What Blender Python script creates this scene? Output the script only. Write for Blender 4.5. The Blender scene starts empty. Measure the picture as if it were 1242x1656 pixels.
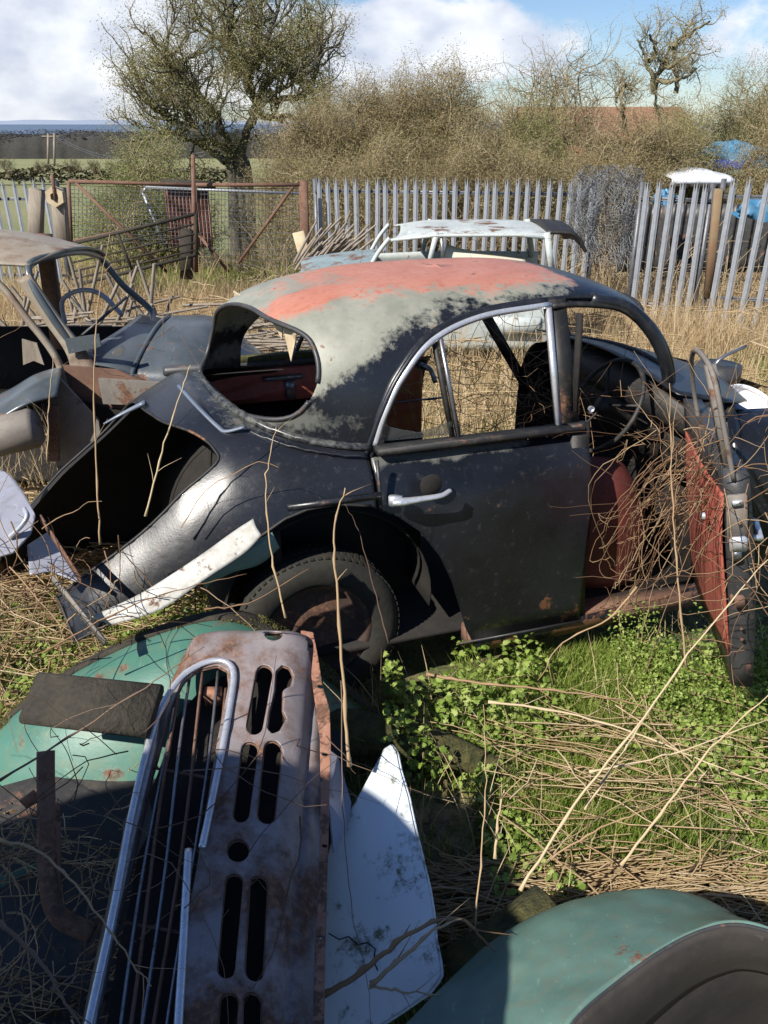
import bpy, math, random
import numpy as np
from mathutils import Vector, Matrix

R = math.radians
rng = np.random.default_rng(7)
random.seed(7)
sc = bpy.context.scene

# ------------------------------------------------------------------ camera
CAM_H = 2.05
FPX = 1340.0
PITCH = math.atan((828 - 197) / FPX)
CP, SP = math.cos(PITCH), math.sin(PITCH)
cam_d = bpy.data.cameras.new("camera")
cam_d.sensor_fit = 'VERTICAL'
cam_d.sensor_height = 36.0
cam_d.lens = 36.0 * FPX / 1656.0
cam_d.clip_start = 0.02
cam_d.clip_end = 60000
cam = bpy.data.objects.new("camera", cam_d)
cam.location = (0, 0, CAM_H)
cam.rotation_euler = (math.pi / 2 - PITCH, 0, 0)
sc.collection.objects.link(cam)
sc.camera = cam

# ------------------------------------------------------------------ world
SUN_EL, SUN_AZ = 41.0, -44.0     # light travels towards +Y and to the right
world = bpy.data.worlds.new("World")
sc.world = world
world.use_nodes = True
NT = world.node_tree
NT.nodes.clear()
def wn(t, **k):
    n = NT.nodes.new(t)
    for a, b in k.items():
        setattr(n, a, b)
    return n
w_out = wn('ShaderNodeOutputWorld')
w_bg = wn('ShaderNodeBackground')
w_sky = wn('ShaderNodeTexSky', sky_type='NISHITA')
w_sky.sun_disc = False
w_sky.sun_elevation = R(SUN_EL)
w_sky.sun_rotation = R(180 - SUN_AZ)
w_sky.altitude = 60
w_sky.air_density = 1.0
w_sky.dust_density = 0.15
w_sky.ozone_density = 1.6
w_bg.inputs[1].default_value = 0.092
def wmath(op, a, b=None, c=None):
    n = wn('ShaderNodeMath', operation=op)
    for i, v in enumerate((a, b, c)):
        if v is None: continue
        if isinstance(v, (int, float)): n.inputs[i].default_value = v
        else: NT.links.new(v, n.inputs[i])
    return n.outputs[0]
tc = wn('ShaderNodeTexCoord')
mp = wn('ShaderNodeMapping')
mp.inputs['Scale'].default_value = (1, 1, 1.7)
NT.links.new(tc.outputs['Generated'], mp.inputs[0])
nz = wn('ShaderNodeTexNoise')
nz.inputs['Scale'].default_value = 6.5
nz.inputs['Detail'].default_value = 9
nz.inputs['Roughness'].default_value = 0.58
NT.links.new(mp.outputs[0], nz.inputs['Vector'])
nz2 = wn('ShaderNodeTexNoise')
nz2.inputs['Scale'].default_value = 15
nz2.inputs['Detail'].default_value = 6
NT.links.new(mp.outputs[0], nz2.inputs['Vector'])
def ray(px, py):
    u = (px - 621) / FPX; v = (828 - py) / FPX
    return np.array([u, CP + v * SP, -SP + v * CP])
def rayn(px, py):
    r = ray(px, py); return r / np.linalg.norm(r)
# cloud banks: direction, width and weight of each
acc = None
for (px, py, sx, sy, wgt) in [(20, 110, .13, .07, .46), (120, 70, .06, .045, .26), (-60, 40, .08, .05, .15),
                              (600, 88, .09, .038, .40), (740, 75, .10, .04, .34), (805, 38, .035, .022, .40), (860, 100, .08, .035, .22), (1010, 110, .10, .03, .14),
                              (150, 150, .16, .03, .16), (1400, 60, .15, .1, .3), (-500, 60, .4, .15, .3),
                              (500, -900, .6, .25, .3), (-700, -700, .5, .2, .3)]:
    d = rayn(px, py)
    sub = wn('ShaderNodeVectorMath', operation='SUBTRACT')
    NT.links.new(tc.outputs['Generated'], sub.inputs[0]); sub.inputs[1].default_value = d
    mul = wn('ShaderNodeVectorMath', operation='MULTIPLY')
    NT.links.new(sub.outputs[0], mul.inputs[0]); mul.inputs[1].default_value = (1 / sx, 1 / sx, 1 / sy)
    ln = wn('ShaderNodeVectorMath', operation='DOT_PRODUCT')
    NT.links.new(mul.outputs[0], ln.inputs[0]); NT.links.new(mul.outputs[0], ln.inputs[1])
    e = wmath('MULTIPLY', wmath('EXPONENT', wmath('MULTIPLY', ln.outputs['Value'], -0.8)), wgt)
    acc = e if acc is None else wmath('ADD', acc, e)
dens = wmath('ADD', acc, wmath('MULTIPLY', wmath('SUBTRACT', nz.outputs[0], 0.5), 1.45))
mr = wn('ShaderNodeMapRange', interpolation_type='SMOOTHSTEP')
NT.links.new(dens, mr.inputs[0])
mr.inputs[1].default_value = 0.30; mr.inputs[2].default_value = 0.50
mr.inputs[3].default_value = 0.0; mr.inputs[4].default_value = 0.88
ccol = wn('ShaderNodeValToRGB')
ccol.color_ramp.elements[0].position = 0.30; ccol.color_ramp.elements[0].color = (4.4, 4.8, 5.9, 1)
ccol.color_ramp.elements[1].position = 0.62; ccol.color_ramp.elements[1].color = (7.6, 7.7, 8.0, 1)
NT.links.new(nz2.outputs[0], ccol.inputs[0])
wmix = wn('ShaderNodeMixRGB')
NT.links.new(mr.outputs[0], wmix.inputs[0])
wt = wn('ShaderNodeMixRGB', blend_type='MULTIPLY'); wt.inputs[0].default_value = 1; wt.inputs[2].default_value = (.56, .65, .82, 1)
NT.links.new(w_sky.outputs[0], wt.inputs[1]); NT.links.new(wt.outputs[0], wmix.inputs[1]); NT.links.new(ccol.outputs[0], wmix.inputs[2])
NT.links.new(wmix.outputs[0], w_bg.inputs[0]); NT.links.new(w_bg.outputs[0], w_out.inputs[0])

sun_d = bpy.data.lights.new("sun", 'SUN')
sun_d.energy = 4.9
sun_d.angle = R(0.5)
sun_d.color = (1.0, 0.94, 0.85)
sun = bpy.data.objects.new("sun", sun_d)
sun.rotation_euler = (R(90 - SUN_EL), 0, R(SUN_AZ))
sc.collection.objects.link(sun)

sc.view_settings.view_transform = 'Standard'
sc.view_settings.look = 'None'
sc.view_settings.exposure = 0.62
sc.view_settings.gamma = 1.0
sc.cycles.max_bounces = 6
sc.cycles.transparent_max_bounces = 12

# ------------------------------------------------------------------ helpers
def at(px, py, Y=None, z=None, t=None):
    d = ray(px, py)
    if t is None:
        t = Y / d[1] if Y is not None else (z - CAM_H) / d[2]
    return np.array([0, 0, CAM_H]) + d * t

def hash_noise(x, y, s=1.0, seed=0):
    """smooth value noise, 2-D"""
    x = np.asarray(x, float) / s; y = np.asarray(y, float) / s
    xi = np.floor(x).astype(int); yi = np.floor(y).astype(int)
    fx = x - xi; fy = y - yi
    fx = fx * fx * (3 - 2 * fx); fy = fy * fy * (3 - 2 * fy)
    def h(a, b):
        n = (a * 374761393 + b * 668265263 + seed * 974711) & 0x7fffffff
        n = ((n ^ (n >> 13)) * 1274126177) & 0x7fffffff
        return ((n ^ (n >> 16)) & 0xffff) / 65535.0
    return (h(xi, yi) * (1 - fx) * (1 - fy) + h(xi + 1, yi) * fx * (1 - fy) +
            h(xi, yi + 1) * (1 - fx) * fy + h(xi + 1, yi + 1) * fx * fy)

def gz(x, y):
    x = np.asarray(x, float); y = np.asarray(y, float)
    base = np.interp(y, [-50, 3, 6, 12, 20, 40, 90, 180, 300, 420, 700], [0.2, 0, -.12, -.42, -.8, -2.0, -4.0, -6.0, -8, -14, -52])
    n = (hash_noise(x, y, .9, 1) - .5) * .12 + (hash_noise(x, y, .27, 2) - .5) * .05
    far = np.clip((y - 15) / 30, 0, 1)
    n = n * (1 - far) + far * (hash_noise(x, y, 25, 3) - .5) * .6
    mound = .36 * np.clip((.55 - y) / .7, 0, 1) * np.clip(1.6 - np.abs(x), 0, 1)
    return base + n + mound

def tag(o, label=None, cat=None, group=None, kind=None):
    if label: o["label"] = label
    if cat: o["category"] = cat
    if group: o["group"] = group
    if kind: o["kind"] = kind
    return o

def thing(name, label, cat, loc=(0, 0, 0), rotz=0.0, group=None):
    o = bpy.data.objects.new(name, None)
    o.empty_display_size = .1
    sc.collection.objects.link(o)
    o.location = tuple(float(a) for a in loc); o.rotation_euler = (0, 0, rotz)
    return tag(o, label, cat, group)

def pinv(parent):
    return (Matrix.Translation(parent.location) @ parent.rotation_euler.to_matrix().to_4x4()).inverted()

def make(name, V, F, mat, parent=None, world=True, smooth=True, solid=0, mask=None, offset=-1, mats=None, fmat=None):
    V = np.asarray(V, float)
    if parent is not None and world:
        M = np.array(pinv(parent)); V = V @ M[:3, :3].T + M[:3, 3]
    me = bpy.data.meshes.new(name)
    if isinstance(F, np.ndarray):
        n, k = F.shape
        me.vertices.add(len(V)); me.vertices.foreach_set('co', V.astype(np.float32).ravel())
        me.loops.add(n * k); me.loops.foreach_set('vertex_index', F.astype(np.int32).ravel())
        me.polygons.add(n); me.polygons.foreach_set('loop_start', np.arange(0, n * k, k, dtype=np.int32))
        me.polygons.foreach_set('loop_total', np.full(n, k, np.int32))
        me.update(calc_edges=True)
    else:
        me.from_pydata([tuple(v) for v in V], [], [tuple(int(i) for i in f) for f in F])
        me.update()
    me.polygons.foreach_set('use_smooth', [bool(smooth)] * len(me.polygons))
    if mask is not None:
        a = me.attributes.new('mask', 'FLOAT_COLOR', 'POINT')
        m = np.ones((len(V), 4), np.float32); m[:, :mask.shape[1]] = mask
        a.data.foreach_set('color', m.ravel())
    for mt in (mats or [mat]): me.materials.append(mt)
    if fmat is not None: me.polygons.foreach_set('material_index', np.asarray(fmat, np.int32))
    o = bpy.data.objects.new(name, me)
    sc.collection.objects.link(o)
    if parent is not None: o.parent = parent
    if solid:
        s = o.modifiers.new('solid', 'SOLIDIFY'); s.thickness = solid; s.offset = offset
    return o

def nrm(a):
    a = np.asarray(a, float); return a / (np.linalg.norm(a) + 1e-12)

class MB:
    def __init__(s): s.V = []; s.F = []; s.n = 0
    def add(s, V, F):
        V = np.asarray(V, float).reshape(-1, 3)
        s.F += [[int(i) + s.n for i in f] for f in F]; s.V.append(V); s.n += len(V); return s
    def box(s, c, size, rot=None, bev=0.0):
        x, y, z = np.asarray(size, float) / 2
        if bev <= 0:
            P = np.array([[a, b, d] for a in (-x, x) for b in (-y, y) for d in (-z, z)])
            Fc = [(0, 1, 3, 2), (4, 6, 7, 5), (0, 4, 5, 1), (2, 3, 7, 6), (0, 2, 6, 4), (1, 5, 7, 3)]
        else:
            b = min(bev, x * .9, y * .9)
            pl = [(-x + b, -y), (x - b, -y), (x, -y + b), (x, y - b), (x - b, y), (-x + b, y), (-x, y - b), (-x, -y + b)]
            P = np.array([[p[0], p[1], -z] for p in pl] + [[p[0], p[1], z] for p in pl])
            Fc = [tuple(range(7, -1, -1)), tuple(range(8, 16))] + [(i, (i + 1) % 8, 8 + (i + 1) % 8, 8 + i) for i in range(8)]
        if rot is not None: P = P @ np.array(rot).T
        return s.add(P + np.asarray(c, float), Fc)
    def beam(s, a, b, w, h, up=(0, 0, 1), bev=0):
        a = np.asarray(a, float); b = np.asarray(b, float); d = nrm(b - a)
        x = nrm(np.cross(d, up)); y = np.cross(x, d)
        return s.box((a + b) / 2, (w, h, np.linalg.norm(b - a)), np.array([x, y, d]).T, bev)
    def tube(s, pts, r, n=8, cap=True, closed=False, flat=1.0, up=None):
        P = np.asarray(pts, float); m = len(P)
        r = np.full(m, r) if np.isscalar(r) else np.asarray(r, float)
        T = np.gradient(P, axis=0) if not closed else np.roll(P, -1, 0) - np.roll(P, 1, 0)
        T /= (np.linalg.norm(T, axis=1)[:, None] + 1e-12)
        ref = np.array([0, 0, 1.]) if up is None else np.asarray(up, float)
        if abs(T[0] @ ref) > .95 and up is None: ref = np.array([1., 0, 0])
        x = nrm(np.cross(T[0], ref)); X = []
        for i in range(m):
            if up is not None: x = nrm(np.cross(T[i], ref))
            else: x = nrm(x - T[i] * (x @ T[i]))
            X.append(x)
        X = np.array(X); Yv = np.cross(T, X)
        a = np.arange(n) * 2 * math.pi / n
        ring = P[:, None, :] + r[:, None, None] * (np.cos(a)[None, :, None] * X[:, None, :] + flat * np.sin(a)[None, :, None] * Yv[:, None, :])
        Fc = []
        for i in range(m if closed else m - 1):
            j = (i + 1) % m
            for k in range(n):
                l = (k + 1) % n; Fc.append((i * n + k, i * n + l, j * n + l, j * n + k))
        if cap and not closed:
            Fc.append(tuple(range(n - 1, -1, -1))); Fc.append(tuple((m - 1) * n + k for k in range(n)))
        return s.add(ring.reshape(-1, 3), Fc)
    def lathe(s, prof, c, axis=(0, 1, 0), n=32):
        """prof: list of (radius, offset along axis)"""
        ax = nrm(axis); x = nrm(np.cross(ax, (0, 0, 1)) if abs(ax[2]) < .9 else np.cross(ax, (1, 0, 0))); y = np.cross(ax, x)
        P = []
        for (r, o) in prof:
            for k in range(n):
                a = 2 * math.pi * k / n
                P.append(np.asarray(c) + ax * o + r * (math.cos(a) * x + math.sin(a) * y))
        Fc = [(i * n + k, i * n + (k + 1) % n, (i + 1) * n + (k + 1) % n, (i + 1) * n + k) for i in range(len(prof) - 1) for k in range(n)]
        return s.add(P, Fc)
    def prism(s, poly, depth, fr):
        """poly of 2-D points in frame fr=(o,x,y,n), extruded by depth against n"""
        o, x, y, nn = [np.asarray(a, float) for a in fr]
        P = [o + a * x + b * y for a, b in poly]; Q = [p - nn * depth for p in P]; k = len(P)
        return s.add(P + Q, [tuple(range(k)), tuple(range(2 * k - 1, k - 1, -1))] + [(i, k + i, k + (i + 1) % k, (i + 1) % k) for i in range(k)])
    def build(s, name, mat, parent=None, **k):
        return make(name, np.vstack(s.V), s.F, mat, parent, **k)

def cat(pts, n=8, closed=False):
    """Catmull-Rom through pts"""
    P = np.asarray(pts, float); m = len(P); out = []
    if closed: G = lambda i: P[i % m]
    else: G = lambda i: 2 * P[0] - P[1] if i < 0 else (2 * P[-1] - P[-2] if i >= m else P[i])
    for i in range(m if closed else m - 1):
        p0, p1, p2, p3 = G(i - 1), G(i), G(i + 1), G(i + 2)
        for k in range(n):
            t = k / n
            out.append(.5 * (2 * p1 + (p2 - p0) * t + (2 * p0 - 5 * p1 + 4 * p2 - p3) * t * t + (-p0 + 3 * p1 - 3 * p2 + p3) * t ** 3))
    if not closed: out.append(P[-1])
    return np.array(out)

def loft(curves, nu=10, nv=6):
    A = [cat(c, nu) for c in curves]; A = np.array(A)
    B = np.stack([cat(A[:, j], nv) for j in range(A.shape[1])], 1)
    m, n = B.shape[:2]
    F = [(i * n + j, i * n + j + 1, (i + 1) * n + j + 1, (i + 1) * n + j) for i in range(m - 1) for j in range(n - 1)]
    return B.reshape(-1, 3), F

def grid_faces(m, n, wrap=False):
    F = []
    for i in range(m - 1):
        for j in range(n if wrap else n - 1):
            k = (j + 1) % n
            F.append((i * n + j, i * n + k, (i + 1) * n + k, (i + 1) * n + j))
    return F

def clip(V, F, val, extra=None):
    """keep the part where val > 0, cutting faces along the zero line"""
    V = [np.asarray(v) for v in V]; val = list(val); cut = {}; OF = []
    for f in F:
        vs = [val[i] > 0 for i in f]
        if all(vs): OF.append(tuple(f)); continue
        if not any(vs): continue
        g = []
        for a in range(len(f)):
            i, j = f[a], f[(a + 1) % len(f)]
            if val[i] > 0: g.append(i)
            if (val[i] > 0) != (val[j] > 0):
                k = (min(i, j), max(i, j))
                if k not in cut:
                    t = val[i] / (val[i] - val[j]); cut[k] = len(V)
                    V.append(V[i] + (V[j] - V[i]) * t); val.append(0.0)
                g.append(cut[k])
        if len(g) >= 3: OF.append(tuple(g))
    used = sorted({i for f in OF for i in f}); mp_ = {o: n for n, o in enumerate(used)}
    return np.array([V[i] for i in used]), [tuple(mp_[i] for i in f) for f in OF]

def rims(V, F, minlen=12):
    """ordered boundary polylines"""
    c = {}
    for f in F:
        for a in range(len(f)):
            i, j = f[a], f[(a + 1) % len(f)]
            k = (min(i, j), max(i, j)); c[k] = c.get(k, 0) + 1
    nb = {}
    for (i, j), n in c.items():
        if n == 1 and i != j: nb.setdefault(i, []).append(j); nb.setdefault(j, []).append(i)
    seen = set(); out = []
    for s0 in nb:
        if s0 in seen: continue
        path = [s0]; seen.add(s0); cur = s0
        while True:
            nx = [q for q in nb[cur] if q not in seen]
            if not nx: break
            cur = nx[0]; seen.add(cur); path.append(cur)
        if len(path) >= minlen: out.append((V[path], nb[path[-1]].count(s0) > 0 or s0 in nb[path[-1]]))
    return out

def sdpoly(P, poly):
    """signed distance to polygon, positive inside"""
    P = np.asarray(P, float); poly = np.asarray(poly, float)
    d = np.full(len(P), 1e9); ins = np.zeros(len(P), bool); n = len(poly)
    for i in range(n):
        a, b = poly[i], poly[(i + 1) % n]; ab = b - a
        t = np.clip(((P - a) @ ab) / (ab @ ab + 1e-12), 0, 1)
        d = np.minimum(d, np.linalg.norm(P - (a + t[:, None] * ab), axis=1))
        c = ((a[1] > P[:, 1]) != (b[1] > P[:, 1])) & (P[:, 0] < (b[0] - a[0]) * (P[:, 1] - a[1]) / (b[1] - a[1] + 1e-12) + a[0])
        ins ^= c
    return np.where(ins, d, -d)

# ------------------------------------------------------------------ materials
class NM:
    def __init__(s, name):
        s.m = bpy.data.materials.new(name); s.m.use_nodes = True; s.t = s.m.node_tree
        s.b = s.t.nodes['Principled BSDF']
        s.co = s.t.nodes.new('ShaderNodeTexCoord').outputs['Object']
    def n(s, t, **k):
        x = s.t.nodes.new(t)
        for a, b in k.items(): setattr(x, a, b)
        return x
    def l(s, a, b): s.t.links.new(a, b)
    def noise(s, sc_, det=4, rough=.55, dist=0, vec=None, off=(0, 0, 0), st=(1, 1, 1)):
        mpn = s.n('ShaderNodeMapping'); mpn.inputs['Location'].default_value = off; mpn.inputs['Scale'].default_value = st
        s.l(vec or s.co, mpn.inputs[0])
        x = s.n('ShaderNodeTexNoise'); x.inputs['Scale'].default_value = sc_; x.inputs['Detail'].default_value = det
        x.inputs['Roughness'].default_value = rough; x.inputs['Distortion'].default_value = dist
        s.l(mpn.outputs[0], x.inputs['Vector']); return x.outputs[0]
    def ma(s, op, a, b=None, c=None, clamp=False):
        x = s.n('ShaderNodeMath', operation=op); x.use_clamp = clamp
        for i, v in enumerate((a, b, c)):
            if v is None: continue
            if isinstance(v, (int, float)): x.inputs[i].default_value = v
            else: s.l(v, x.inputs[i])
        return x.outputs[0]
    def step(s, v, a, b, lo=0, hi=1):
        x = s.n('ShaderNodeMapRange'); s.l(v, x.inputs[0])
        for i, q in enumerate((a, b, lo, hi)): x.inputs[i + 1].default_value = q
        return x.outputs[0]
    def mix(s, f, a, b):
        x = s.n('ShaderNodeMixRGB')
        for i, v in enumerate((f, a, b)):
            if isinstance(v, (int, float)): x.inputs[i].default_value = v
            elif isinstance(v, tuple): x.inputs[i].default_value = (*v, 1)
            else: s.l(v, x.inputs[i])
        return x.outputs[0]
    def col(s, c):
        if isinstance(c, tuple): s.b.inputs['Base Color'].default_value = (*c, 1)
        else: s.l(c, s.b.inputs['Base Color'])
    def setr(s, r):
        if isinstance(r, (int, float)): s.b.inputs['Roughness'].default_value = r
        else: s.l(r, s.b.inputs['Roughness'])
    def setm(s, r):
        if isinstance(r, (int, float)): s.b.inputs['Metallic'].default_value = r
        else: s.l(r, s.b.inputs['Metallic'])
    def bump(s, h, st=.3, d=.01):
        x = s.n('ShaderNodeBump'); x.inputs['Strength'].default_value = st; x.inputs['Distance'].default_value = d
        s.l(h, x.inputs['Height']); s.l(x.outputs[0], s.b.inputs['Normal'])
    def attr(s, name='mask'):
        a = s.n('ShaderNodeAttribute'); a.attribute_name = name
        x = s.n('ShaderNodeSeparateColor'); s.l(a.outputs['Color'], x.inputs[0]); return x.outputs

RUST1, RUST2, RUST3 = (.155, .075, .045), (.075, .042, .030), (.25, .125, .07)
def m_paint(name, c1, c2, rust=.5, rough=.45, sc_=6, metal=0., dirt=(.10, .085, .06), dirta=.45, spec=.5, edge=.05):
    """old paint: c1/c2 mottled, rust where noise passes `rust` (0..1, higher = less rust)"""
    q = NM(name)
    n1 = q.noise(sc_, 6, .6); n2 = q.noise(sc_ * 4.3, 5, .7, off=(3, 1, 2)); n3 = q.noise(sc_ * .9, 8, .68, off=(9, 4, 1)); n4 = q.noise(70, 3, .6)
    base = q.mix(q.step(n1, .35, .65), c1, c2)
    base = q.mix(q.ma('MULTIPLY', q.step(n2, .5, .75), dirta), base, dirt)
    n5 = q.noise(sc_ * 9, 2, .5, dist=1.2, st=(1, .12, 1), off=(7, 7, 7)); base = q.mix(q.step(n5, .66, .72, 0, .3), base, tuple(min(1, v * 1.8 + .03) for v in c2))
    rc = q.mix(q.step(n2, .35, .65), RUST1, RUST2); rc = q.mix(q.step(n4, .5, .7), rc, RUST3)
    rm = q.step(n3, rust, rust + edge)
    q.col(q.mix(rm, base, rc))
    q.setr(q.ma('ADD', q.ma('MULTIPLY', rm, .9 - rough), q.ma('ADD', q.ma('MULTIPLY', n2, .25), rough - .12), clamp=True))
    q.setm(q.ma('MULTIPLY', q.ma('SUBTRACT', 1, rm), metal))
    q.b.inputs['Specular IOR Level'].default_value = spec
    q.bump(q.ma('ADD', q.ma('MULTIPLY', n4, .35), q.ma('MULTIPLY', rm, .6)), .35, .003)
    return q.m
def m_plain(name, c1, c2, rough=.7, sc_=12, metal=0, bump=.3, bd=.004, st=(1, 1, 1)):
    q = NM(name); n1 = q.noise(sc_, 6, .65, st=st); n2 = q.noise(sc_ * 5, 4, .6, off=(5, 2, 1), st=st)
    q.col(q.mix(q.step(q.ma('ADD', q.ma('MULTIPLY', n1, .6), q.ma('MULTIPLY', n2, .4)), .38, .62), c1, c2))
    q.setr(rough); q.setm(metal)
    if bump: q.bump(n2, bump, bd)
    return q.m

M = {}
M['black_paint'] = m_paint('black_paint', (.009, .010, .013), (.018, .020, .026), .66, .34, 5, dirt=(.07, .07, .065), dirta=.35)
M['black_flat'] = m_paint('black_flat', (.012, .012, .013), (.02, .019, .018), .60, .6, 5)
M['dark_steel'] = m_paint('dark_steel', (.035, .037, .04), (.06, .06, .062), .6, .45, 9, .2)
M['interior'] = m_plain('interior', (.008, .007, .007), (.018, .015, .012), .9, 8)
M['rust'] = m_paint('rust', (.12, .065, .045), (.17, .095, .065), .5, .85, 8, dirt=(.22, .14, .09))
M['rust_grey'] = m_paint('rust_grey', (.15, .135, .12), (.21, .185, .16), .56, .7, 6)
M['red_dark'] = m_plain('red_dark', (.10, .022, .018), (.07, .015, .012), .6, 6, 0, .3, .01)
M['red_trim'] = m_plain('red_trim', (.52, .145, .10), (.42, .10, .07), .62, 6, 0, .4, .01)
M['red_trim_orange'] = m_plain('red_trim_orange', (.42, .095, .035), (.45, .20, .04), .65, 5, 0, .3, .008)
M['chrome'] = m_paint('chrome', (.72, .74, .78), (.60, .62, .66), .70, .30, 22, .6, dirt=(.22, .20, .18), dirta=.5)
M['chrome_dull'] = m_paint('chrome_dull', (.35, .36, .38), (.26, .26, .27), .62, .35, 20, .8, dirt=(.12, .09, .07), dirta=.7)
M['alu'] = m_paint('alu', (.50, .50, .47), (.33, .32, .29), .56, .65, 16, .1, dirt=(.3, .28, .22), dirta=.6)
M['teal'] = m_paint('teal', (.048, .14, .105), (.07, .18, .14), .58, .42, 4.2, dirt=(.15, .16, .08), dirta=.6)
M['teal_dull'] = m_paint('teal_dull', (.085, .165, .14), (.125, .215, .18), .575, .42, 6, dirt=(.15, .17, .13), dirta=.9, edge=.05)
M['lavender'] = m_paint('lavender', (.27, .24, .245), (.20, .175, .175), .465, .52, 5.5, .08, dirt=(.17, .11, .08), dirta=.85, edge=.14)
M['bluegrey'] = m_paint('bluegrey', (.30, .31, .37), (.24, .25, .30), .60, .4, 5)
M['white_panel'] = None
M['tyre'] = m_plain('tyre', (.012, .012, .011), (.030, .028, .020), .85, 10)
M['glass'] = None
M['wood_grey'] = m_plain('wood_grey', (.17, .14, .11), (.29, .25, .20), .85, 9, 0, .6, .006, st=(1, 1, .15))
M['wood_dark'] = m_plain('wood_dark', (.020, .017, .013), (.045, .038, .026), .9, 14, 0, .8, .008)
M['wood_pale'] = m_plain('wood_pale', (.40, .31, .19), (.52, .43, .30), .8, 9)
M['galv'] = m_paint('galv', (.37, .39, .42), (.27, .29, .32), .70, .45, 5, .3, dirt=(.2, .2, .2))
M['galv_dark'] = m_plain('galv_dark', (.10, .105, .115), (.16, .165, .18), .5, 8, .5)
M['straw'] = None
q = NM('white_panel')
n1 = q.noise(9, 8, .75); n2 = q.noise(45, 5, .7); n3 = q.noise(3.2, 3, .5, off=(2, 2, 0))
base = q.mix(q.step(n3, .4, .6), (.60, .66, .70), (.66, .70, .72))
moss = q.ma('MULTIPLY', q.step(n1, .52, .60), q.step(n2, .38, .58))
q.col(q.mix(moss, base, (.11, .12, .07))); q.setr(.38); q.bump(n2, .25, .003); M['white_panel'] = q.m
q = NM('dirty_glass'); q.col((.55, .6, .6)); q.setr(.15); q.b.inputs['Transmission Weight'].default_value = 0.9; q.b.inputs['Alpha'].default_value = .45; M['glass'] = q.m
q = NM('plastic_white'); q.col((.75, .76, .78)); q.setr(.35); M['white'] = q.m
q = NM('moss'); n1 = q.noise(25, 6, .7); q.col(q.mix(q.step(n1, .35, .65), (.030, .034, .010), (.10, .09, .028))); q.setr(.95); q.bump(n1, 1, .02); M['moss'] = q.m

def m_veg(name, cols, rough=.7, trans=.25, spec=.25):
    """several tones, per-vertex random value in mask.r ; mask.g = along the blade"""
    q = NM(name); a = q.attr()
    r = q.n('ShaderNodeValToRGB'); r.color_ramp.interpolation = 'LINEAR'
    while len(r.color_ramp.elements) < len(cols): r.color_ramp.elements.new(.5)
    for i, c in enumerate(cols):
        r.color_ramp.elements[i].position = i / (len(cols) - 1); r.color_ramp.elements[i].color = (*c, 1)
    q.l(a[0], r.inputs[0]); q.l(r.outputs[0], q.b.inputs['Base Color']); q.setr(rough)
    q.b.inputs['Specular IOR Level'].default_value = spec
    if trans:
        tr = q.n('ShaderNodeBsdfTranslucent'); q.l(r.outputs[0], tr.inputs[0])
        mx = q.n('ShaderNodeMixShader'); mx.inputs[0].default_value = trans
        out = q.t.nodes['Material Output']
        q.l(q.b.outputs[0], mx.inputs[1]); q.l(tr.outputs[0], mx.inputs[2]); q.l(mx.outputs[0], out.inputs[0])
    return q.m
M['straw'] = m_veg('straw', [(.40, .28, .15), (.56, .42, .24), (.66, .53, .33), (.50, .37, .20), (.74, .62, .43)], .7, .4)
M['stalk'] = m_veg('stalk', [(.22, .13, .07), (.42, .30, .17), (.50, .40, .25), (.33, .22, .13)], .6, 0)
M['twig_dark'] = m_veg('twig_dark', [(.07, .045, .035), (.13, .085, .06), (.20, .14, .10)], .8, 0)
M['bramble'] = m_veg('bramble', [(.10, .055, .032), (.24, .14, .075), (.36, .26, .15)], .6, 0)
M['grass'] = m_veg('grass', [(.10, .17, .025), (.19, .28, .045), (.29, .37, .07), (.36, .39, .12)], .6, .35)
M['weed'] = m_veg('weed', [(.11, .18, .03), (.20, .29, .05), (.30, .40, .09), (.38, .44, .14)], .5, .35)
M['leaf_olive'] = m_veg('leaf_olive', [(.21, .20, .085), (.32, .305, .14), (.43, .40, .21), (.27, .27, .10)], .75, .4, .1)
M['leaf_brown'] = m_veg('leaf_brown', [(.19, .155, .075), (.32, .265, .135), (.44, .37, .21), (.25, .23, .09)], .8, .35, .1)
M['leaf_green'] = m_veg('leaf_green', [(.15, .19, .05), (.25, .29, .09), (.35, .36, .15)], .7, .3)
M['bark'] = m_plain('bark', (.055, .048, .035), (.13, .12, .085), .9, 9, 0, .6, .02)
M['bark_pale'] = m_plain('bark_pale', (.13, .115, .07), (.24, .21, .12), .9, 9, 0, .6, .02)
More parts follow.
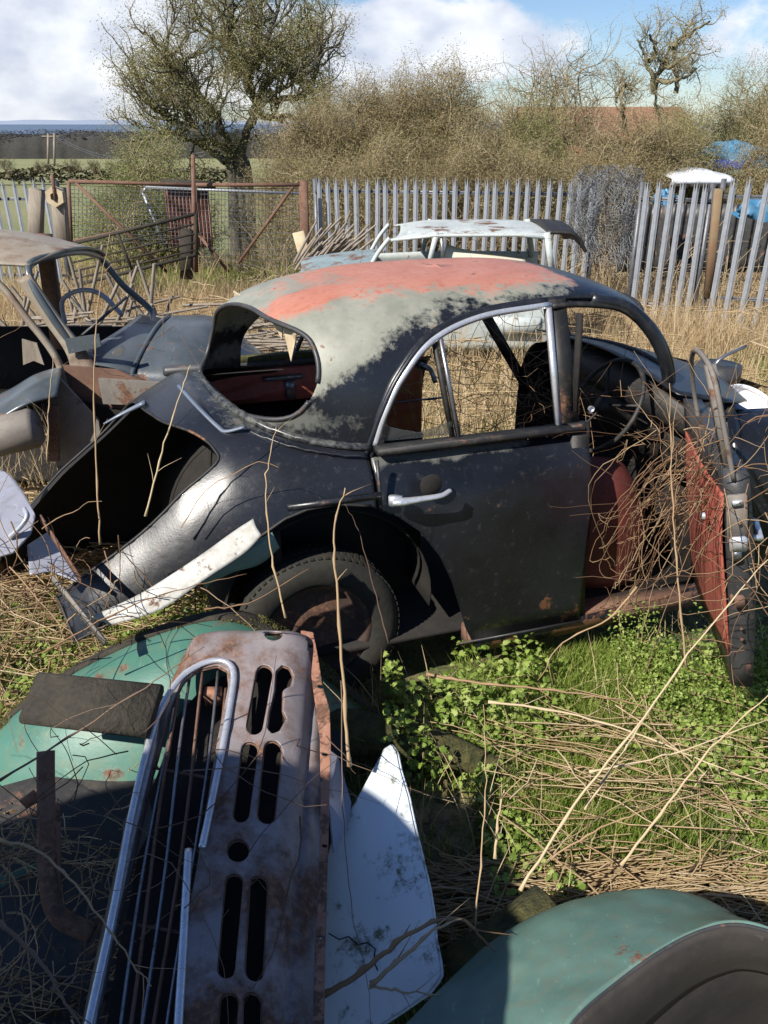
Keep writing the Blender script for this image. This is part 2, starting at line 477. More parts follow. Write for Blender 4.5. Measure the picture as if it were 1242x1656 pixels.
# ------------------------------------------------------------------ ground and sea
def ground():
    xs = np.concatenate([-np.geomspace(9, 1500, 40)[::-1], np.arange(-8.9, 8.95, .1), np.geomspace(9, 1500, 40)])
    ys = np.concatenate([-np.geomspace(1.5, 60, 12)[::-1], np.arange(-1.4, 14, .1), np.geomspace(14, 700, 90)])
    X, Y = np.meshgrid(xs, ys); Z = gz(X, Y)
    V = np.stack([X, Y, Z], -1).reshape(-1, 3); n = len(xs); m = len(ys)
    i, j = np.meshgrid(np.arange(m - 1), np.arange(n - 1), indexing='ij')
    F = np.stack([i * n + j, i * n + j + 1, (i + 1) * n + j + 1, (i + 1) * n + j], -1).reshape(-1, 4)
    q = NM('ground')
    a = q.noise(1.1, 6, .6); b = q.noise(9, 8, .7); c = q.noise(60, 4, .7, st=(1, 1, 1)); d = q.noise(.05, 4, .5)
    soil = q.mix(q.step(c, .4, .6), (.045, .034, .020), (.16, .12, .065))
    thatch = q.mix(q.step(b, .4, .6), (.26, .195, .10), (.36, .28, .15))
    gr = q.mix(q.step(c, .4, .65), (.055, .09, .02), (.12, .16, .04))
    near = q.mix(q.step(a, .42, .56), q.mix(q.step(b, .42, .55), soil, thatch), gr)
    far = q.mix(q.step(d, .4, .6), (.20, .22, .085), (.27, .25, .12))
    far = q.mix(q.step(b, .4, .7), far, (.17, .18, .08))
    sp = q.n('ShaderNodeSeparateXYZ'); q.l(q.co, sp.inputs[0])
    q.col(q.mix(q.step(sp.outputs[1], 12, 22), near, far)); q.setr(.95); q.bump(c, .8, .03)
    g = make('ground', V, F, q.m); g['kind'] = 'structure'
    q = NM('sea'); w = q.noise(.004, 6, .6, st=(1, 4, 1))
    q.col(q.mix(w, (.045, .085, .15), (.075, .125, .20))); q.setr(.5)
    V = [(-40000, 500, -50), (40000, 500, -50), (40000, 45000, -50), (-40000, 45000, -50)]
    s = make('sea', V, [(0, 1, 2, 3)], q.m, smooth=False); s['kind'] = 'structure'
    # far shore, a low uneven line of hills on the horizon
    xs = np.linspace(-16000, 3000, 120)
    h = 25 + 95 * hash_noise(xs, xs * 0, 2600, 5) * np.clip((3000 - xs) / 4000, 0, 1) + 25 * hash_noise(xs, xs * 0, 500, 6)
    Vs = np.concatenate([np.stack([xs, xs * 0 + 20000, xs * 0 - 60], -1), np.stack([xs, xs * 0 + 20600, -50 + h], -1), np.stack([xs, xs * 0 + 24000, xs * 0 - 60], -1)])
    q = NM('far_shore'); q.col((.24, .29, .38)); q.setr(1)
    o = make('distant_hills', Vs, grid_faces(3, 120), q.m); o['kind'] = 'structure'
ground()

# ------------------------------------------------------------------ black car in the middle
TH = R(18)
CO = np.array([-math.sin(TH) * 3.15, math.cos(TH) * 3.15, 0.0])
CX = np.array([math.cos(TH), math.sin(TH), 0]); CY = np.array([-math.sin(TH), math.cos(TH), 0])
car = thing('scrap_car', 'derelict black saloon car with faded red and sage patches on its roof, no boot lid', 'car', CO, TH)
xk = [-.58, -.55, -.49, -.38, -.2, 0, .14, .30, .45, .8, 1.6, 2.3]
zk = [.22, .34, .50, .63, .80, .95, 1.06, 1.13, 1.12, 1.085, 1.07, 1.10]
wk = [.36, .44, .53, .60, .665, .70, .715, .725, .73, .735, .735, .69]
nk = [2.3, 2.3, 2.3, 2.3, 2.4, 2.5, 2.7, 3.0, 3.6, 5.0, 5.4, 5.4]
dense = np.linspace(-.58, 2.3, 400)
def sm(k, v):
    a = np.interp(dense, xk, v); ker = np.hanning(15); ker /= ker.sum()
    return np.convolve(np.pad(a, 7, 'edge'), ker, 'valid')
ZT, HW, NN = sm(xk, zk), sm(xk, wk), sm(xk, nk)
def b_zt(x): return np.interp(x, dense, ZT)
def b_hw(x): return np.interp(x, dense, HW)
def b_n(x): return np.interp(x, dense, NN)
ZB = .20
def body_pt(x, ph):
    n = b_n(x); h = b_hw(x); t = b_zt(x) - ZB
    c, s = np.cos(ph), np.sin(ph)
    y = h * np.sign(c) * np.abs(c) ** (2 / n)
    y = y * (1 - .03 * np.clip((.5 - np.abs(s)), 0, 1))
    return np.stack([x + 0 * y, y, ZB + t * np.abs(s) ** (2 / n)], -1)
def body_in(P):
    x = np.clip(P[:, 0], -.58, 2.3)
    return (np.abs(P[:, 1]) / b_hw(x)) ** b_n(x) + (np.clip(P[:, 2] - ZB, 0, 9) / (b_zt(x) - ZB)) ** b_n(x) - 1
# cabin
CC, CAx, CFx, CAy, CAz, CZ0 = 1.25, .88, .97, .60, .585, .95
NP, NV = 3.2, 3.3
def cab_pt(u, v):
    cu, su = np.cos(u), np.sin(u); cv, sv = np.cos(v), np.sin(v)
    r = np.abs(cv) ** (2 / NV)
    ax = np.where(cu < 0, CAx, CFx)
    x = CC + ax * r * np.sign(cu) * np.abs(cu) ** (2 / NP)
    y = CAy * r * np.sign(su) * np.abs(su) ** (2 / NP)
    z = CZ0 + (CAz - .05 * np.clip((x - 1.4) / .7, 0, 1) ** 2) * np.abs(sv) ** (2 / NV)
    return np.stack([x, y, z], -1)
def cab_in(P):
    ax = np.where(P[:, 0] < CC, CAx, CFx)
    rp = (np.abs((P[:, 0] - CC) / ax) ** NP + np.abs(P[:, 1] / CAy) ** NP) ** (1 / NP)
    return rp ** NV + (np.clip(P[:, 2] - CZ0, 0, 9) / CAz) ** NV - 1
# openings ----
zl_k = [-.62, -.25, .10, .36, .44, .52, .62, .74, .84, .92, 1.0, 1.05, 1.09, 1.12, 1.16, 1.17, 2.4]
zl_v = [.24, .47, .66, .80, .845, .87, .88, .865, .82, .755, .64, .53, .40, .30, .215, .20, .20]
WIN = cat([(.80, 1.045), (.835, 1.13), (.90, 1.255), (1.02, 1.365), (1.22, 1.425), (1.50, 1.445), (1.70, 1.435), (1.86, 1.395), (1.97, 1.29), (2.06, 1.16), (2.10, 1.08)], 6)
WIN = np.concatenate([WIN, [(2.08, .9), (.79, .9)]])
WINF = cat([(.60, 1.06), (.62, 1.2), (.72, 1.32), (.90, 1.385), (1.22, 1.425), (1.50, 1.445), (1.70, 1.435), (1.86, 1.395), (1.97, 1.29), (2.06, 1.16), (2.10, 1.06)], 6)
WINF = np.concatenate([WINF, [(2.08, .9), (.60, .9)]])
BWIN = cat([(-.645, 1.24), (-.61, 1.345), (-.49, 1.405), (-.16, 1.425), (.12, 1.41), (.30, 1.35), (.39, 1.27), (.38, 1.15), (.24, 1.11), (0, 1.11), (-.36, 1.11), (-.57, 1.135)], 6, True)
WSC = cat([(-.46, 1.36), (0, 1.40), (.46, 1.36), (.50, 1.20), (.46, 1.10), (0, 1.12), (-.46, 1.10), (-.50, 1.20)], 6, True)
BOOT = cat([(-.50, .97), (-.45, 1.035), (-.33, 1.065), (-.15, 1.06), (0, 1.05), (.25, 1.02), (.42, .93), (.47, .75), (.47, .5), (.46, .3), (.4, -.3), (-.38, -.3), (-.41, .3), (-.45, .5), (-.50, .72)], 6, True)

def paint_mask(P):
    x, y, z = P.T
    zb = np.interp(x, [.2, .5, .60, .73, .87, 1.0, 1.15, 1.5, 1.66, 1.8, 2.1], [1.22, 1.20, 1.20, 1.265, 1.375, 1.43, 1.455, 1.462, 1.49, 1.60, 1.7])
    zb = np.where(y > .2, zb + .05, zb)
    g = .5 + (z - zb) * 4
    d1 = np.sqrt(((x - 1.25) / .58) ** 2 + ((y + .02) / .37) ** 2)
    d2 = np.sqrt(((x - .70) / .17) ** 2 + ((y + .20) / .13) ** 2)
    r = .5 + .45 * np.clip(1 - np.minimum(d1, d2), -1, 1)
    # pale scuffs of bare primer along the belt under the rear window
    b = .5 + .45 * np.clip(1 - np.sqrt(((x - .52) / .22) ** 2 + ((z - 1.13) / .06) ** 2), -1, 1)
    return np.stack([r, np.clip(g, 0, 1), b], -1)
q = NM('car_paint'); a = q.attr()
n1 = q.noise(7, 8, .68); n2 = q.noise(38, 6, .72, off=(3, 3, 1)); n3 = q.noise(2.5, 5, .6, off=(1, 5, 2)); n4 = q.noise(130, 3, .6)
nn = q.ma('ADD', q.ma('MULTIPLY', q.ma('SUBTRACT', n1, .5), .75), q.ma('MULTIPLY', q.ma('SUBTRACT', n2, .5), .5))
red = q.step(q.ma('ADD', a[0], nn), .47, .60)
grn = q.step(q.ma('ADD', a[1], nn), .44, .58)
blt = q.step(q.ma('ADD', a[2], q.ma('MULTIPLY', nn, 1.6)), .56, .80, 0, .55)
black = q.mix(q.step(n3, .35, .68), (.006, .007, .009), (.014, .016, .022))
black = q.mix(q.step(n2, .58, .80, 0, .45), black, (.10, .105, .10))
sage = q.mix(q.step(n1, .35, .65), (.20, .205, .165), (.285, .29, .24)); sage = q.mix(q.step(n2, .55, .7, 0, .5), sage, (.15, .14, .11))
redc = q.mix(q.step(n1, .35, .65), (.40, .145, .09), (.45, .20, .14)); redc = q.mix(q.step(n2, .52, .72, 0, .6), redc, (.25, .07, .05))
sx_ = q.n('ShaderNodeSeparateXYZ'); q.l(q.co, sx_.inputs[0])
rus = q.step(q.ma('ADD', q.ma('ADD', n1, q.ma('MULTIPLY', n2, .4)), q.ma('MULTIPLY', q.step(sx_.outputs[2], .20, .42, 1, 0), .18)), .86, .90)
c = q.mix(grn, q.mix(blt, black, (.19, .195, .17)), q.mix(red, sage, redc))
c = q.mix(q.step(n4, .64, .78, 0, .14), c, (.16, .15, .13)); c = q.mix(rus, c, (.13, .062, .035))
q.col(c)
q.setr(q.ma('ADD', q.ma('MULTIPLY', grn, .17), q.ma('ADD', q.ma('MULTIPLY', n2, .22), .19)))
q.bump(q.ma('ADD', n4, q.ma('MULTIPLY', n1, 1.5)), .12, .002)
M['car_paint'] = q.m

def bodyw(x, n=150, ph0=0, ph1=math.pi):
    X, PH = np.meshgrid(x, np.linspace(ph0, ph1, n), indexing='ij')
    return body_pt(X.ravel(), PH.ravel()), grid_faces(len(x), n)
xs_b = np.concatenate([np.linspace(-.58, -.36, 26), np.linspace(-.345, .80, 78), np.linspace(.82, 2.3, 60)])
V, F = bodyw(xs_b, 170)
V, F = clip(V, F, cab_in(V) + .02)
P = V; near = P[:, 1] < 0
low = P[:, 2] - np.interp(P[:, 0], zl_k, zl_v)
V, F = clip(V, F, np.where(P[:, 1] < -.42, low, .02))
P = V; V, F = clip(V, F, np.where((P[:, 1] > .3) & (P[:, 0] > 1.0), np.maximum(1.46 - P[:, 0], np.maximum(.5 - P[:, 2], P[:, 0] - 2.0)), .1))
# boot opening (projected along x), only behind the rear window
P = V; s = -sdpoly(P[:, 1:3], BOOT); V, F = clip(V, F, np.where(P[:, 0] > .31, .1, s))
# door aperture on the near side
P = V; ap = np.maximum(.768 - P[:, 0], .27 - P[:, 2]); V, F = clip(V, F, np.where(P[:, 1] < -.35, np.maximum(ap, P[:, 0] - 2.24), .1))
V, F = clip(V, F, V[:, 0] + .30 + .24 * (V[:, 1] + .5))
V, F = clip(V, F, np.where((V[:, 0] > .8) & (np.abs(V[:, 1]) < .54), -.1, .1))
dn = hash_noise(V[:, 0] + V[:, 2] * .5, V[:, 1] + V[:, 2], .22, 61) - .5; V[:, 1] += .007 * dn; V[:, 2] += .006 * dn
body = make('body', V, F, M['car_paint'], car, world=False, solid=.006, mask=paint_mask(V))
lip = MB()
def rimtube(mb, V, F, cond, r, n=5):
    for L, cl in rims(V, F, 20):
        ok = cond(L)
        if ok.all(): mb.tube(L[::2], r, n, closed=cl); continue
        if cl:
            k = int(np.argmin(ok)); L = np.roll(L, -k, 0); ok = np.roll(ok, -k)
        run = []
        for p, g_ in zip(L, ok):
            if g_: run.append(p)
            else:
                if len(run) > 8: mb.tube(run[::2], r, n)
                run = []
        if len(run) > 8: mb.tube(run[::2], r, n)
    return mb
rimtube(lip, V, F, lambda L: L[:, 0] < .75, .0055)
lip.build('panel_edge', M['black_flat'], car, world=False)
# cabin roof
U, W = np.meshgrid(np.linspace(0, 2 * math.pi, 361)[:-1], np.linspace(.0, math.pi / 2, 110), indexing='ij')
V = cab_pt(U.ravel(), W.ravel()); n_ = 110
F = [(i * n_ + j, ((i + 1) % 360) * n_ + j, ((i + 1) % 360) * n_ + j + 1, i * n_ + j + 1) for i in range(360) for j in range(n_ - 1)]
V, F = clip(V, F, body_in(V) + .01)
V, F = clip(V, F, V[:, 2] - 1.03)
for side in (-1, 1):
    P = V; s = -sdpoly(P[:, [0, 2]], WIN if side < 0 else WINF); V, F = clip(V, F, np.where((P[:, 1] * side > .30), s, .1))
P = V; WY = np.where(P[:, 1] < 0, P[:, 1] - .6 * np.clip(P[:, 0] - .38, 0, 1) * np.clip(-P[:, 1] / .2, 0, 1), P[:, 1]); s = -sdpoly(np.stack([WY, P[:, 2]], -1), BWIN); V, F = clip(V, F, np.where(P[:, 0] < .72, s, .1))
P = V; s = -sdpoly(P[:, 1:3], WSC); V, F = clip(V, F, np.where(P[:, 0] > 1.85, s, .1))
make('roof', V, F, M['car_paint'], car, world=False, solid=.008, mask=paint_mask(V))
rimtube(MB(), V, F, lambda L: (L[:, 0] < .74) & (L[:, 2] > 1.10) & (np.abs(L[:, 1]) < .50), .009, 6).build('rear_window_rim', M['dark_steel'], car, world=False)
rimtube(MB(), V, F, lambda L: (L[:, 0] > 1.5) & (np.abs(L[:, 1]) < .53), .011, 6).build('windscreen_rim', M['black_flat'], car, world=False)
# gutter above the doors and chrome window arc, both sides
def on_cab(x, z, side, off=0.0):
    r_ = (1 - (np.clip(z - CZ0, 0, CAz * .999) / CAz) ** NV) ** (1 / NV)
    ax = np.where(x < CC, CAx, CFx); q_ = np.clip((r_ ** NP - np.abs((x - CC) / ax) ** NP), 1e-6, None) ** (1 / NP)
    return np.stack([x, side * (CAy * q_ + off), z], -1)
arc = cat([(.762, .99), (.785, 1.06), (.83, 1.17), (.90, 1.285), (1.02, 1.39), (1.22, 1.45), (1.50, 1.468), (1.72, 1.458), (1.88, 1.415), (2.0, 1.30), (2.10, 1.14), (2.14, 1.04)], 6)
for side in (-1, 1):
    G = on_cab(arc[:, 0], arc[:, 1], side, .010)
    MB().tube(G, .009, 6).build('roof_gutter', M['black_paint'], car, world=False)
for side in (-1, 1):
    ap = cat([(1.70, 1.452), (1.86, 1.412), (1.965, 1.315), (2.05, 1.18), (2.12, 1.04)], 6); G = on_cab(ap[:, 0], ap[:, 1], side, -.012)
    MB().tube(G, .026, 8).build('windscreen_pillar', M['black_paint'], car, world=False)
# belt moulding where cabin meets body (near side and across the back)
pts = []
for u in np.linspace(math.pi * .99, math.pi * 1.62, 60):
    vv = np.linspace(.02, 1.0, 200); Q = cab_pt(np.full(200, u), vv); s = body_in(Q); k = np.argmax(s > 0)
    if .0 < Q[k, 0] < .80: pts.append(Q[k])
pts = np.array(pts); c0 = np.array([CC, 0, 0]); o_ = pts - c0; o_[:, 2] = 0; o_ /= np.linalg.norm(o_, axis=1)[:, None]
mold = pts + o_ * .008 + [0, 0, .004]
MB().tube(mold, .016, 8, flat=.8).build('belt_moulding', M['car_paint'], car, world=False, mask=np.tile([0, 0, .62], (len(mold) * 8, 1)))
MB().tube(mold + o_ * .045 + [0, 0, -.018], .005, 6).build('moulding_bead', M['black_paint'], car, world=False)

# ---- rear door (shut)
xs_d = np.linspace(.777, 1.602, 64)
V, F = bodyw(xs_d, 200, math.pi * .5, math.pi)
V[:, 1] -= .006
V[:, 1] += .007 * (hash_noise(V[:, 0], V[:, 2], .20, 62) - .5) + .003 * (hash_noise(V[:, 0], V[:, 2], .07, 63) - .5)
# waist swage line pressed in the door
zz = V[:, 2]; V[:, 1] -= .007 * np.exp(-((zz - .952) / .008) ** 2) + .010 * np.clip((.952 - zz) / .012, 0, 1) * np.clip((zz - .5) / .2, 0, 1) * .6
V, F = clip(V, F, V[:, 2] - .262)
V, F = clip(V, F, np.where(V[:, 1] < -.61, .1, -.1))
V, F = clip(V, F, V[:, 2] - (np.interp(V[:, 0], zl_k, zl_v) + .0))
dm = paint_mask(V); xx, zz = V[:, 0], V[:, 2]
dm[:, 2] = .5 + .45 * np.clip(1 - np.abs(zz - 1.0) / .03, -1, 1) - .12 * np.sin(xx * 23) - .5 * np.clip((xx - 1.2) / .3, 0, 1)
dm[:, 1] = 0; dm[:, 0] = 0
door = make('rear_door', V, F, M['car_paint'], car, world=False, solid=.02, mask=dm)
b = MB()   # door glass ledge joining skin to frame
b.box((1.19, -.625, 1.035), (.80, .06, .02), bev=.01)
b.build('window_ledge', M['black_flat'], door, world=False)
b = MB()
for x0, x1 in ((.777, 1.602),):
    V2 = np.array([[x0 + .30, -.735, .262], [x1, -.738, .262], [x1, -.66, .225], [x0 + .36, -.66, .215]])
    b.add(V2, [(0, 1, 2, 3)])
b.build('door_bottom', M['dark_steel'], door, world=False, solid=.006)
frm = cat([(.80, 1.04), (.835, 1.145), (.90, 1.262), (1.02, 1.372), (1.22, 1.432), (1.50, 1.452)], 8)
MB().tube(on_cab(frm[:, 0], frm[:, 1], -1, .006), .0135, 6, flat=.9).build('chrome_window_frame', M['chrome'], door, world=False)
b = MB(); fr2 = cat([(.785, .98), (.80, 1.06), (.822, 1.15), (.885, 1.27), (1.005, 1.382), (1.21, 1.442), (1.50, 1.461)], 8)
b.tube(on_cab(fr2[:, 0], fr2[:, 1], -1, .0), .014, 6); b.build('window_frame', M['black_paint'], door, world=False)
def strip(x0, z0, x1, z1, w=.016, off=.004, d=.02):
    A = on_cab(np.array([x0]), np.array([z0]), -1, off)[0]; B = on_cab(np.array([x1]), np.array([z1]), -1, off)[0]
    return MB().beam(A, B, w, d, up=(0, 1, 0))
strip(1.502, 1.035, 1.500, 1.455, .020).build('chrome_window_frame', M['chrome'], door, world=False)
strip(1.105, 1.04, 1.055, 1.385, .013).build('quarter_light_bar', M['chrome_dull'], door, world=False)
strip(1.085, 1.04, 1.035, 1.38, .016, -.004).build('quarter_light_bar', M['black_flat'], door, world=False)
# jagged remains of quarter glass
pl = [(.82, 1.05), (.84, 1.14), (.85, 1.10), (.90, 1.085), (.96, 1.07), (1.02, 1.085), (1.08, 1.10), (1.09, 1.05)]
V2 = on_cab(np.array([p[0] for p in pl]), np.array([p[1] for p in pl]), -1, -.006)
make('broken_glass', V2, [tuple(range(len(pl)))], M['glass'], door, world=False, solid=.004, smooth=False)
# handle
h = MB(); hx = cat([(.800, -.775, .905), (.83, -.785, .907), (.90, -.79, .910), (.97, -.788, .912), (1.01, -.77, .918)], 6)
h.tube(hx, np.interp(np.arange(len(hx)), [0, 6, 12, len(hx) - 1], [.016, .018, .013, .010]), 10, flat=.75)
h.box((.815, -.762, .905), (.05, .03, .032), bev=.01)
h.build('door_handle', M['chrome'], door, world=False)
g = MB(); g.lathe([(.001, .0), (.035, .0), (.04, -.004)], (.95, -.7475, .935), (0, -1, 0), 24); g.build('handle_recess', M['interior'], door, world=False)
# swage strip behind the door
s = MB(); px_ = np.array([(.44, .0), (.60, .0), (.765, .0)])
s.beam((.43, -.738, .918), (.762, -.752, .925), .016, .020, up=(0, 0, 1)); s.build('swage_strip', M['black_paint'], car, world=False)
MB().beam((.769, -.738, .875), (.768, -.70, 1.03), .014, .010, up=(1, 0, 0)).build('door_shut_strip', M['dark_steel'], car, world=False)
# B pillar
A = on_cab(np.array([1.55]), np.array([1.04]), -1, -.01)[0]; B = on_cab(np.array([1.54]), np.array([1.46]), -1, -.012)[0]
b = MB(); b.beam(A, B, .07, .045, up=(0, 1, 0)); b.beam((1.60, -.69, .25), (1.57, -.62, 1.05), .07, .05, up=(0, 1, 0)); bp = b.build('door_pillar', M['black_flat'], car, world=False)
MB().lathe([(.001, -.0), (.010, -.002), (.012, .01)], (1.60, -.645, 1.11), (0, -1, 0), 12).build('door_catch', M['chrome'], bp, world=False)
MB().beam((1.565, -.60, 1.09), (1.563, -.57, 1.44), .012, .03, up=(0, 1, 0)).build('pillar_seal', M['interior'], bp, world=False)

M['bonnet_blue'] = m_paint('bonnet_blue', (.09, .12, .17), (.13, .16, .21), .66, .35, 9)
# ---- hinges of the lost boot lid
def atl(px, py, l):
    d = ray(px, py); return np.array([0, 0, CAM_H]) + d * (l / (d @ CY))
hl = cat([atl(306, 622, 2.98), atl(330, 655, 2.88), atl(360, 690, 2.78), atl(372, 697, 2.75), atl(400, 690, 2.72)], 5)
MB().tube(hl, .010, 6, flat=.6).build('boot_hinge', M['bonnet_blue'], car)
hl = cat([atl(196, 683, 3.25), atl(225, 667, 3.25), atl(262, 648, 3.22)], 5)
MB().tube(hl, np.linspace(.005, .014, len(hl)), 8, flat=.7).build('boot_hinge', M['bonnet_blue'], car)

# ---- alu patch strip along the wheel-arch edge and inner layers
pxs = [(150, 1000), (230, 962), (320, 905), (380, 862), (412, 842)]
A = [at(px, py, t=2.58) for px, py in pxs]
lowp = [(185, 1010), (262, 985), (335, 935), (395, 895), (424, 866)]
Bq = [at(px, py, t=2.56) for px, py in lowp]
mid = [(np.array(a) + b_) / 2 + np.array([-.003, -.006, .004]) for a, b_ in zip(A, Bq)]
V, F = loft([A, mid, Bq], 8, 4)
make('patch_strip', V, F, M['alu'], car, solid=.012)
A = [at(px, py, t=2.62) for px, py in [(322, 935), (360, 908), (400, 885), (440, 860)]]
Bq = [at(px, py, t=2.64) for px, py in [(330, 948), (375, 925), (420, 912), (452, 885)]]
V, F = loft([A, Bq], 6, 4); make('inner_panel', V, F, M['teal_dull'], car, solid=.006)
# ---- interior: floor, wheel housings, far trim, dash
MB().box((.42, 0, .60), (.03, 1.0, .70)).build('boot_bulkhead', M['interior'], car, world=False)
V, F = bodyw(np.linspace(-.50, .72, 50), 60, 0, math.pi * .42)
V[:, 1] -= .02; V[:, 2] -= .02; make('boot_liner', V, F, M['interior'], car, world=False)  # near-black colour stands in for the shade inside the boot
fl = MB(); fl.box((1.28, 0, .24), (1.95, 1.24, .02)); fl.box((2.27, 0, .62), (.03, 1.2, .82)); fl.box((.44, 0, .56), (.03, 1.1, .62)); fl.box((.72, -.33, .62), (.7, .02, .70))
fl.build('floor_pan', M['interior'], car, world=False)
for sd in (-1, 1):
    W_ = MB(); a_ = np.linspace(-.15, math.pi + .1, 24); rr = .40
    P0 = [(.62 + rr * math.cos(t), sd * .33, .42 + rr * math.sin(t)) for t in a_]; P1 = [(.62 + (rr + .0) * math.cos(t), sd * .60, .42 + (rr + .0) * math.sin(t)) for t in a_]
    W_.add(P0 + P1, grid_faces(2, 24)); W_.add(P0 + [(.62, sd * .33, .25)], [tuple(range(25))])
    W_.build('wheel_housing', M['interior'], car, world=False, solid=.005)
sl = MB(); sl.box((1.72, -.66, .235), (1.16, .10, .07), bev=.015); sl.build('sill', M['rust'], car, world=False)
sl = MB(); sl.box((1.3, .68, .235), (2.0, .06, .07), bev=.015); sl.build('sill', M['dark_steel'], car, world=False)
def puff(x0, x1, z0, z1, y, amp=.02, n=26, folds=5, seed=0):
    X, Z = np.meshgrid(np.linspace(x0, x1, n * 2), np.linspace(z0, z1, n))
    e = np.clip(np.minimum.reduce([X - x0, x1 - X, Z - z0, z1 - Z]) / .04, 0, 1) ** .5
    w = amp * e * (.6 + .5 * hash_noise(X * 1.5 + Z * 2, Z * 9 - X * 2, .3, seed) + .35 * hash_noise(X * .6, Z * 3, .06, seed + 1))
    return np.stack([X, y - w, Z], -1).reshape(-1, 3), grid_faces(n, n * 2)
V, F = puff(.34, 1.04, .86, 1.035, .575, .035, seed=4); t_ = make('rear_trim', V, F, M['red_trim'], car, world=False)
MB().box((.74, .53, .985), (.13, .03, .018), bev=.006).box((.76, .535, .93), (.035, .02, .10), bev=.006).build('trim_bracket', M['chrome_dull'], t_, world=False)
V, F = puff(1.08, 1.42, .60, .97, .60, .03, seed=9); t_ = make('door_trim', V, F, M['red_trim_orange'], car, world=False)
MB().tube(cat([(1.40, .55, .98), (1.43, .52, .96), (1.45, .50, .90)], 5), .012, 6).lathe([(.001, -.02), (.02, -.02), (.02, .02)], (1.40, .56, .97), (0, -1, 0), 12).build('window_winder', M['chrome_dull'], t_, world=False)
MB().box((1.31, .565, .80), (.46, .01, .008)).build('trim_strip', M['chrome_dull'], t_, world=False)
for x in (1.06,): MB().beam((x, .60, 1.0), (x - .01, .555, 1.46), .05, .04, up=(0, 1, 0)).build('door_pillar', M['black_flat'], car, world=False)
MB().box((.72, .56, 1.05), (.85, .05, .035), bev=.01).build('window_ledge', M['dark_steel'], car, world=False)
MB().box((.80, .56, 1.078), (.5, .05, .025), bev=.01).build('moss', M['moss'], car, world=False)
hd = MB()  # torn headlining hanging in the back
hd.add([(.56, .30, 1.43), (.56, -.05, 1.435), (.60, -.22, 1.43), (.60, -.20, 1.34), (.585, -.13, 1.395), (.58, .1, 1.40), (.57, .28, 1.38)], [tuple(range(7))])
hd.add([(.60, -.19, 1.42), (.60, -.37, 1.39), (.61, -.33, 1.36), (.60, -.30, 1.28)], [(0, 1, 2, 3)])
hd.build('torn_headlining', M['wood_pale'], car, world=False, solid=.004, smooth=False)
MB().beam(atl(768, 480, 3.60), atl(853, 628, 3.70), .05, .06, up=(0, 1, 0)).build('windscreen_pillar', M['black_flat'], car)
# dash, steering wheel, seat
ds = MB(); ds.tube([(2.16, -.60, .98), (2.12, -.3, 1.01), (2.12, .3, 1.01), (2.16, .6, .98)], .085, 12); ds.box((2.20, 0, .85), (.1, 1.2, .26), bev=.02); ds.build('dashboard', M['black_flat'], car, world=False)
st = np.array([1.90, -.28, .98]); axs = nrm((-.86, 0, .5)); xw = nrm(np.cross(axs, (0, 1, 0))); yw = np.array([0, 1., 0])
rg = [st + .205 * (math.cos(t) * xw + math.sin(t) * yw) for t in np.linspace(0, 2 * math.pi, 41)[:-1]]
sw = MB().tube(rg, .010, 8, closed=True).build('steering_wheel', M['black_flat'], car, world=False)
b = MB(); b.lathe([(.001, .03), (.03, .03), (.035, 0), (.02, -.03), (.018, -.35)], st, axs, 14)
for t in (0.4, 2.5, 4.4):
    b.tube([st, st + .2 * (math.cos(t) * xw + math.sin(t) * yw)], .006, 5)
b.build('spoke', M['black_flat'], sw, world=False)
# dark red rounded seat shell low in the doorway
V, F = loft([[(1.66, -.52, .30), (1.64, -.52, .55), (1.66, -.50, .75), (1.72, -.46, .84)], [(1.80, -.58, .30), (1.80, -.60, .55), (1.82, -.56, .74), (1.84, -.48, .81)], [(1.93, -.56, .30), (1.96, -.56, .50), (1.95, -.50, .66), (1.93, -.44, .72)], [(2.0, -.45, .3), (2.03, -.42, .46), (2.01, -.38, .58), (1.97, -.34, .62)]], 8, 6)
make('seat', V, F, M['red_dark'], car, world=False, solid=.02)
# near A pillar foot, scuttle
b = MB(); b.beam((2.235, -.655, .26), (2.17, -.60, 1.05), .06, .07, up=(0, 1, 0)); b.build('door_pillar', M['black_flat'], car, world=False)
V, F = loft([[(2.02, -.58, 1.10), (2.06, 0, 1.13), (2.02, .58, 1.10)], [(2.26, -.60, 1.05), (2.32, 0, 1.09), (2.26, .60, 1.05)], [(2.50, -.42, .98), (2.6, 0, 1.0), (2.50, .42, .98)]], 10, 6)
make('scuttle', V, F, M['black_paint'], car, world=False, solid=.006)
# near front wing
V, F = loft([[(2.26, -.69, .26), (2.25, -.70, .62), (2.25, -.66, .88), (2.28, -.50, .98)],
             [(2.5, -.70, .34), (2.5, -.78, .62), (2.5, -.72, .90), (2.5, -.5, .97)],
             [(2.8, -.74, .60), (2.8, -.80, .72), (2.8, -.73, .88), (2.8, -.5, .94)],
             [(3.15, -.76, .55), (3.15, -.80, .68), (3.12, -.70, .84), (3.1, -.5, .88)],
             [(3.5, -.66, .35), (3.52, -.70, .5), (3.50, -.60, .66), (3.45, -.48, .70)]], 10, 8)
make('front_wing', V, F, M['car_paint'], car, world=False, solid=.006, mask=np.zeros((len(V), 3)))
V, F = loft([[(2.26, .69, .26), (2.25, .70, .62), (2.25, .66, .88), (2.28, .50, .98)],
             [(2.8, .74, .40), (2.8, .80, .62), (2.8, .73, .86), (2.8, .5, .92)],
             [(3.5, .66, .30), (3.52, .70, .5), (3.50, .60, .66), (3.45, .48, .70)]], 10, 8)
make('front_wing', V, F, M['car_paint'], car, world=False, solid=.006, mask=np.zeros((len(V), 3)))
